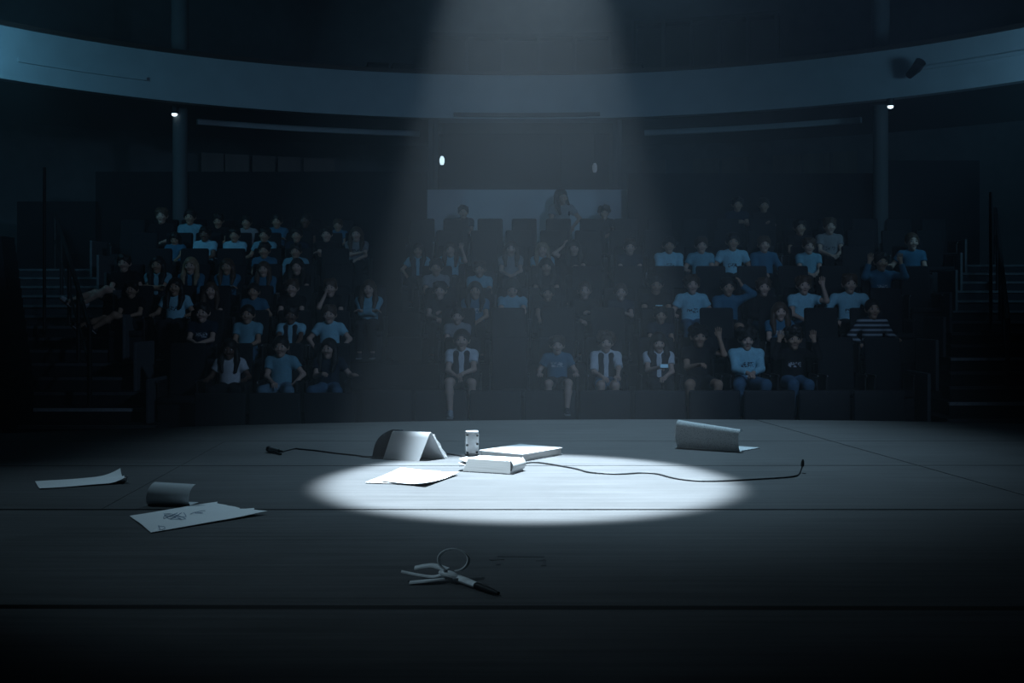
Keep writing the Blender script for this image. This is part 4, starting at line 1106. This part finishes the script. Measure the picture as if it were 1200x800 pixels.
# px, py of the face in the photograph, what is worn and done, then the figure's settings
PEOPLE = {
('left', 0): [
 (269, 410, 'person in pale tee, forearms on the armrests', dict(shirt='W', hands=('rest', 'rest'), hair='long', skin=2, bot='d', legs='spread', pitch=0.1)),
 (329, 407, 'person in pale patterned tee and jeans, hand on belly', dict(shirt='P', hands=('lap', 'hip'), hair='tied', bot='l', legs='spread', skin=0)),
 (385, 409, 'person in dark tee stretching one arm over the armrest', dict(shirt='N', hands=('phone', 'wide'), hair='long', bot='j', legs='spread', yaw=-0.25, skin=0)),
],
('left', 1): [
 (237, 367, 'person in navy tee with pale lettering, hands clasped', dict(shirt='Np', hands=('clasp', 'clasp'), hair='short', skin=0, bot='d')),
 (290, 369, 'person in pale tee with hands in lap', dict(shirt='P', hands=('lap', 'lap'), hair='tied', bot='j', skin=1, legs='one')),
 (341, 370, 'person in pale tee under a dark vest', dict(shirt='C', hands=('knee', 'knee'), hair='short', vest=True, bot='j', skin=2)),
 (386, 369, 'person in plain pale tee, both elbows turned out', dict(shirt='C', hands=('hip', 'hip'), hair='short', hc=1, bot='j', skin=0)),
],
('left', 2): [
 (154, 340, 'person in dark top with knees drawn up sideways', dict(shirt='D', hands=('lap', 'clasp'), hair='short', bot='sd', legs='propped', skin=1)),
 (206, 337, 'person in pale tee with dark print', dict(shirt='Wp', hands=('rest', 'rest'), hair='long', bot='d', skin=1)),
 (246, 341, 'person in dark sleeveless top, head slightly turned', dict(shirt='D', hands=('lap', 'lap'), hair='long', hc=1, skin=0, yaw=0.2)),
 (297, 342, 'person in blue-grey tee facing forward', dict(shirt='B', hands=('lap', 'rest'), hair='tied', skin=1)),
 (342, 338, 'person in dark top, hands clasped on lap', dict(shirt='D', hands=('clasp', 'clasp'), hair='short', hc=1, skin=0)),
 (387, 338, 'person in dark top holding a hand to one cheek', dict(shirt='D', hands=('cheek', 'lap'), hair='short', hc=1, skin=0, roll=-0.1)),
 (432, 339, 'person in pale blue sleeves leaning on folded arms', dict(shirt='P', hands=('cross', 'cross'), hair='long', hc=1, skin=0, sleeve=2)),
],
('left', 3): [
 (147, 309, 'person in dark top with one bare leg stretched sideways', dict(shirt='D', hands=('lap', 'rest'), hair='short', bot='sd', legs='propped', skin=0, shoes='p')),
 (184, 311, 'person in pale tee under dark vest, forearms crossed', dict(shirt='P', hands=('cross', 'cross'), hair='long', vest=True, skin=1)),
 (222, 312, 'person in blue long sleeves under a dark vest', dict(shirt='B', hands=('lap', 'lap'), hair='long', hc=2, skin=0, vest=True, sleeve=2)),
 (266, 313, 'person in blue long sleeves with arms folded', dict(shirt='B', hands=('cross', 'cross'), hair='long', hc=1, skin=1, sleeve=2)),
 (309, 316, 'person in blue long sleeves, one arm resting sideways', dict(shirt='B', hands=('rest', 'lap'), hair='long', hc=1, skin=0, sleeve=2)),
 (348, 313, 'person in plain dark top, hands out of sight', dict(shirt='D', hands=('lap', 'lap'), hair='long', skin=0)),
],
('left', 4): [
 (311, 294, 'person in blue tee facing the stage', dict(shirt='B', hands=('lap', 'lap'), hair='short', skin=1)),
 (345, 295, 'person in pale blue long sleeves, arms spread on armrests', dict(shirt='P', hands=('rest', 'rest'), hair='short', skin=1, sleeve=2)),
],
('left', 5): [
 (206, 281, 'person in blue top bent forward', dict(shirt='B', hands=('knee', 'knee'), hair='long', skin=1, pitch=0.5)),
 (243, 275, 'person in bright pale tee, left one of a pair', dict(shirt='C', hands=('lap', 'lap'), hair='short', skin=2)),
 (273, 276, 'person in bright pale tee, right one of a pair', dict(shirt='C', hands=('lap', 'lap'), hair='short', skin=1)),
 (308, 276, 'person in pale blue tee leaning to one side', dict(shirt='P', hands=('rest', 'lap'), hair='short', skin=1, roll=0.15)),
 (352, 276, 'person in navy top with pale sleeve', dict(shirt='N', hands=('lap', 'rest'), hair='short', skin=1)),
 (379, 275, 'person in dark top with forearms laid across', dict(shirt='D', hands=('cross', 'cross'), hair='short', skin=0)),
 (417, 275, 'person in grey speckled top with forearm across lap', dict(shirt='Gp', hands=('cross', 'lap'), hair='long', hc=1, skin=0)),
],
('left', 6): [
 (194, 253, 'person in black top, only the face standing out', dict(shirt='D', hands=('lap', 'lap'), hair='short', hc=1, skin=0)),
 (221, 255, 'person in blue tee at the upper left', dict(shirt='P', hands=('lap', 'rest'), hair='short', skin=1)),
 (256, 259, 'person in plain dark top with head lowered', dict(shirt='D', hands=('lap', 'lap'), hair='short', skin=1, pitch=0.2)),
 (285, 261, 'person in grey top, one sleeve raised', dict(shirt='G', hands=('lap', 'rest'), hair='short', skin=1)),
 (325, 260, 'person in navy top with blue arms held across', dict(shirt='B', hands=('cross', 'cross'), hair='short', skin=1, sleeve=2)),
 (357, 259, 'person in black top beside the blue-armed person', dict(shirt='D', hands=('lap', 'lap'), hair='short', skin=2)),
 (396, 266, 'person in blue-grey top at the aisle end', dict(shirt='B', hands=('lap', 'lap'), hair='short', hc=1, skin=1)),
],
('right', 0): [
 (541, 399, 'person in white tee and dark vest, pale sock dangling', dict(shirt='W', hands=('lap', 'clasp'), hair='tied', vest=True, bot='sd', legs='over', skin=0, shoes='p', over='a')),
 (653, 405, 'person in blue-grey tee with small emblem and shorts', dict(shirt='Bp', hands=('rest', 'rest'), hair='short', hc=1, bot='sd', legs='over', over='b', skin=0)),
 (710, 402, 'person in wide pale sleeves and dark vest, hands on lap', dict(shirt='W', hands=('lap', 'knee'), hair='curly', hc=1, vest=True, bot='sj', skin=0, sleeve=0.95)),
 (772, 402, 'person in pale tee holding a phone on lap', dict(shirt='W', hands=('phone', 'lap'), hair='bangs', bot='d', skin=0, vest=True, pitch=0.12, hold='phone')),
 (819, 395, 'person in dark top and shorts waving one hand', dict(shirt='D', hands=('phone', 'wave'), hair='curly', bot='sd', legs='spread', skin=1)),
 (875, 398, 'person in pale lettered sweatshirt and jeans, hands clasped', dict(shirt='Wp', hands=('clasp', 'clasp'), hair='curly', bot='j', legs='spread', skin=0, sleeve=2, pitch=0.12, shx=1.1)),
 (930, 398, 'person in dark lettered hoodie, both hands at the face', dict(shirt='Dp', hands=('wave', 'wave'), hair='curly', bot='j', skin=1, sleeve=2)),
],
('right', 1): [
 (536, 371, 'person mostly hidden behind the one in dark vest', dict(shirt='G', hands=('lap', 'lap'), hair='short', skin=0)),
 (774, 370, 'person in dark top above the phone holder', dict(shirt='N', hands=('lap', 'lap'), hair='short', skin=1)),
 (914, 366, 'person in blue tee with pale print', dict(shirt='Bp', hands=('lap', 'rest'), hair='long', hc=1, skin=0)),
 (1023, 363, 'person in striped sweater with arms on both armrests', dict(shirt='S', hands=('hip', 'rest'), hair='buzz', bot='j', legs='spread', skin=1, sleeve=2)),
],
('right', 2): [
 (518, 341, 'person in dark top, hands lifted to chest', dict(shirt='D', hands=('clasp', 'phone'), hair='short', skin=0)),
 (554, 341, 'person in blue patterned tee', dict(shirt='Bp', hands=('lap', 'lap'), hair='long', skin=1)),
 (604, 338, 'person in pale blue top bowed far forward', dict(shirt='P', hands=('knee', 'knee'), hair='long', skin=0, pitch=0.5)),
 (638, 344, 'person in dark top with both fists on knees', dict(shirt='D', hands=('knee', 'knee'), hair='short', skin=1)),
 (685, 341, 'person in dark jacket, one hand at collar', dict(shirt='D', hands=('lap', 'phone'), hair='buzz', hc=1, skin=0, sleeve=2)),
 (731, 343, 'person in navy top, one hand resting high', dict(shirt='N', hands=('lap', 'phone'), hair='buzz', hc=1, skin=0)),
 (765, 333, 'person in dark top looking at a lit phone', dict(shirt='D', hands=('phone', 'phone'), hair='short', skin=1, pitch=0.2, bot='j', hold='phone')),
 (811, 334, 'person in pale tee with dark print', dict(shirt='Wp', hands=('rest', 'rest'), hair='short', hc=1, bot='j', skin=0)),
 (855, 337, 'person in blue jacket scratching the head', dict(shirt='B', hands=('lap', 'up'), hair='short', skin=1, bot='sd', sleeve=2)),
 (893, 337, 'person in black top with hand near the mouth', dict(shirt='D', hands=('lap', 'phone'), hair='short', hc=1, skin=0, bot='j', sleeve=2)),
 (942, 335, 'person in pale tee with one arm lifted aside', dict(shirt='C', hands=('lap', 'wave'), hair='short', hc=1, bot='j', skin=0)),
 (996, 327, 'person in broad pale sweatshirt with arms wide', dict(shirt='Wp', hands=('hip', 'hip'), hair='short', hc=1, skin=0, sleeve=2, shx=1.25, bot='d')),
],
('right', 3): [
 (511, 314, 'person in grey top with pale sleeve', dict(shirt='G', hands=('lap', 'lap'), hair='short', skin=1)),
 (562, 316, 'person in pale tee above the blue patterned tee', dict(shirt='P', hands=('lap', 'lap'), hair='short', hc=1, skin=1)),
 (640, 313, 'person in dark top with a pale collar', dict(shirt='D', hands=('lap', 'lap'), hair='bangs', skin=1)),
 (1033, 299, 'person in deep blue speckled top with hands raised', dict(shirt='Bp', hands=('wave', 'wave'), hair='short', skin=1, sleeve=2, shx=1.15)),
],
('right', 4): [
 (490, 294, 'person in dark top with pale scarf, elbows out', dict(shirt='P', hands=('hip', 'hip'), hair='long', vest=True, skin=1)),
 (528, 293, 'person in pale blue tee raising one arm', dict(shirt='P', hands=('lap', 'wave'), hair='long', hc=1, skin=0)),
 (604, 292, 'person in grey top inside the light beam', dict(shirt='G', hands=('lap', 'lap'), hair='long', hc=1, skin=0)),
 (636, 293, 'person in pale hood inside the light beam', dict(shirt='P', hands=('lap', 'lap'), hair='long', hc=2, skin=0)),
 (667, 291, 'person in dark top inside the light beam', dict(shirt='D', hands=('up', 'phone'), hair='bangs', skin=0)),
 (738, 290, 'person in navy top with blue trousers', dict(shirt='N', hands=('lap', 'lap'), hair='short', hc=1, skin=0, bot='j')),
 (784, 288, 'person in broad pale long sleeves, hands in lap', dict(shirt='Wp', hands=('lap', 'lap'), hair='short', skin=1, sleeve=2, shx=1.12)),
 (824, 288, 'person in pale blue tee with forearm across', dict(shirt='P', hands=('rest', 'lap'), hair='short', hc=1, skin=0)),
 (858, 284, 'person in bright pale tee with small dark print', dict(shirt='Wp', hands=('rest', 'rest'), hair='short', skin=1, shx=1.1)),
 (894, 287, 'person in blue sweater with arms on the armrest', dict(shirt='B', hands=('lap', 'rest'), hair='short', hc=1, skin=0, sleeve=2)),
 (948, 289, 'person in pale blue tee, head tilted', dict(shirt='P', hands=('lap', 'lap'), hair='short', hc=1, skin=0, roll=0.1)),
 (1069, 276, 'person in blue top with one hand held out', dict(shirt='B', hands=('wide', 'lap'), hair='buzz', hc=1, skin=0)),
],
('right', 5): [
 (939, 267, 'person in dark top with hand near chin', dict(shirt='D', hands=('lap', 'phone'), hair='short', skin=1)),
 (971, 265, 'person in grey speckled top', dict(shirt='Gp', hands=('lap', 'lap'), hair='short', hc=1, skin=0)),
],
('right', 6): [],
}
def relax(xs, mn=0.475):
    xs = list(xs)
    for _ in range(200):
        ok = True
        for i in range(len(xs)-1):
            g = xs[i+1]-xs[i]
            if g < mn-1e-4:
                m = (mn-g)/2; xs[i] -= m; xs[i+1] += m; ok = False
        if ok: break
    return xs
def make_phone(loc, lab):
    root = empty('phone', loc, 0, lab, 'phone')
    M = Matrix.Rotation(R(-35), 4, 'X')
    m = MB(); m.box(-0.05, 0.05, -0.005, 0.005, -0.028, 0.028, 0.003, M=M); m.build('case', m_dark, root)
    m = MB(); m.box(-0.046, 0.046, -0.0062, -0.005, -0.024, 0.024, M=M); m.build('screen', m_screen, root)
for (side, k), ppl in PEOPLE.items():
    fl = FL_L if side == 'left' else FL_R
    D = 14+k; hd_d = D+0.035
    ppl = sorted(ppl, key=lambda p: p[0])
    xs = relax([(p[0]-600)*hd_d/F_PX for p in ppl])
    lo, hi = (xl(k), xi_l(k)) if side == 'left' else (xi_r(k), xr(k))
    row = '%s row, %s block' % (ROWN[k], side)
    for i, p in enumerate(ppl):
        z = P(p[0], p[1], hd_d).z
        S = max(0.86, min(1.14, (z-fl[k]-0.405)/0.565))
        h = (0.009, 0.011, 0.012, 0.013, 0.014, 0.015, 0.015)[k]
        st = dict(p[3]); hold = st.pop('hold', None)
        place = ('%s from left in ' % ORD[i] if len(ppl) > 1 else 'in ')+row
        root, holds = make_person((xs[i], D, fl[k]), p[2]+', '+row, 'seated audience', S=S, h=h, **st)
        if hold == 'phone':
            if k == 0: make_phone(Vector((xs[i], D, fl[k]))+holds[0]+Vector((0.03, -0.03, 0.01)), 'phone held on the lap by the front row person in pale tee')
            else: make_phone(Vector((xs[i], D, fl[k]))+(holds[0]+holds[1])/2+Vector((0, -0.035, 0.015)), 'lit phone held up by the person in dark top, third row, right block')
        put_seat(xs[i], k, side, 'dark theatre seat occupied by the %s person from left in %s' % (ORD[i], row), 'theatre seats')
    # empty seats in the gaps
    ext = []
    if not xs:
        n = int((hi-lo)/0.56); ext = [lo+(hi-lo)*(j+0.5)/n for j in range(n)]
    else:
        for a, b in zip(xs[:-1], xs[1:]):
            n = int((b-a)/0.55+0.12)-1
            ext += [a+(b-a)*(j+1)/(n+1) for j in range(n)]
        n = int((xs[0]-lo-0.24)/0.56+0.05); ext += [xs[0]-0.56*(j+1) for j in range(n)]
        n = int((hi-xs[-1]-0.24)/0.56+0.05); ext += [xs[-1]+0.56*(j+1) for j in range(n)]
    for j, x in enumerate(sorted(ext)):
        put_seat(x, k, side, 'empty dark theatre seat, %s empty one from left in %s' % (ORD[j], row), 'theatre seats')

# people standing behind the last row
for px, py, d, lab, st in (
    (543, 249, 20.65, 'person in dark printed top standing before the pale booth panel, left', dict(shirt='Np', hands=('lap', 'lap'), hair='short', skin=1)),
    (658, 231, 20.75, 'tall person in pale top standing before the pale booth panel, hair dark', dict(shirt='G', hands=('lap', 'hip'), hair='bangs', skin=1, yaw=0.6)),
    (708, 250, 20.65, 'person with bushy dark outline standing at the right of the booth panel', dict(shirt='D', hands=('lap', 'lap'), hair='curly', skin=1)),
    (864, 240, 20.6, 'person in dark clothes standing behind the right block, left of two', dict(shirt='N', hands=('phone', 'phone'), hair='short', skin=1)),
    (895, 241, 20.6, 'person in dark clothes standing behind the right block, right of two', dict(shirt='D', hands=('lap', 'phone'), hair='short', skin=1))):
    p = P(px, py, d); S = max(0.8, min(1.35, (p.z-WALK)/1.185))
    make_person((p.x, d-0.05, WALK), lab, None, S=S, standing=True, h=0.015, **st)

# ------------------------------------------------------------------ haze filling the hall
def haze():
    mb = MB(); mb.box(-17, 17, -9.5, 27.5, FLOOR_Z-0.5, 9.5)
    m = bpy.data.materials.new('haze'); m.use_nodes = True; nt = m.node_tree; nt.nodes.clear()
    o = nt.nodes.new('ShaderNodeOutputMaterial'); v = nt.nodes.new('ShaderNodeVolumeScatter')
    v.inputs['Color'].default_value = (0.85, 0.93, 1.0, 1); v.inputs['Density'].default_value = HAZE; v.inputs['Anisotropy'].default_value = 0.0
    tc = nt.nodes.new('ShaderNodeTexCoord'); n = nt.nodes.new('ShaderNodeTexNoise'); n.inputs['Scale'].default_value = 0.75; n.inputs['Detail'].default_value = 3; n.inputs['Roughness'].default_value = 0.6
    n.inputs['Distortion'].default_value = 0.8
    mr = nt.nodes.new('ShaderNodeMapRange'); mr.inputs[1].default_value = 0.32; mr.inputs[2].default_value = 0.70; mr.inputs[3].default_value = HAZE*0.35; mr.inputs[4].default_value = HAZE*1.9
    nt.links.new(tc.outputs['Object'], n.inputs['Vector']); nt.links.new(n.outputs[0], mr.inputs[0]); nt.links.new(mr.outputs[0], v.inputs['Density'])
    nt.links.new(v.outputs[0], o.inputs['Volume'])
    ob = mb.build('haze', m, smooth=False); ob['kind'] = 'stuff'; ob['label'] = 'thin smoky haze filling the whole dark hall'; ob['category'] = 'haze'
haze()
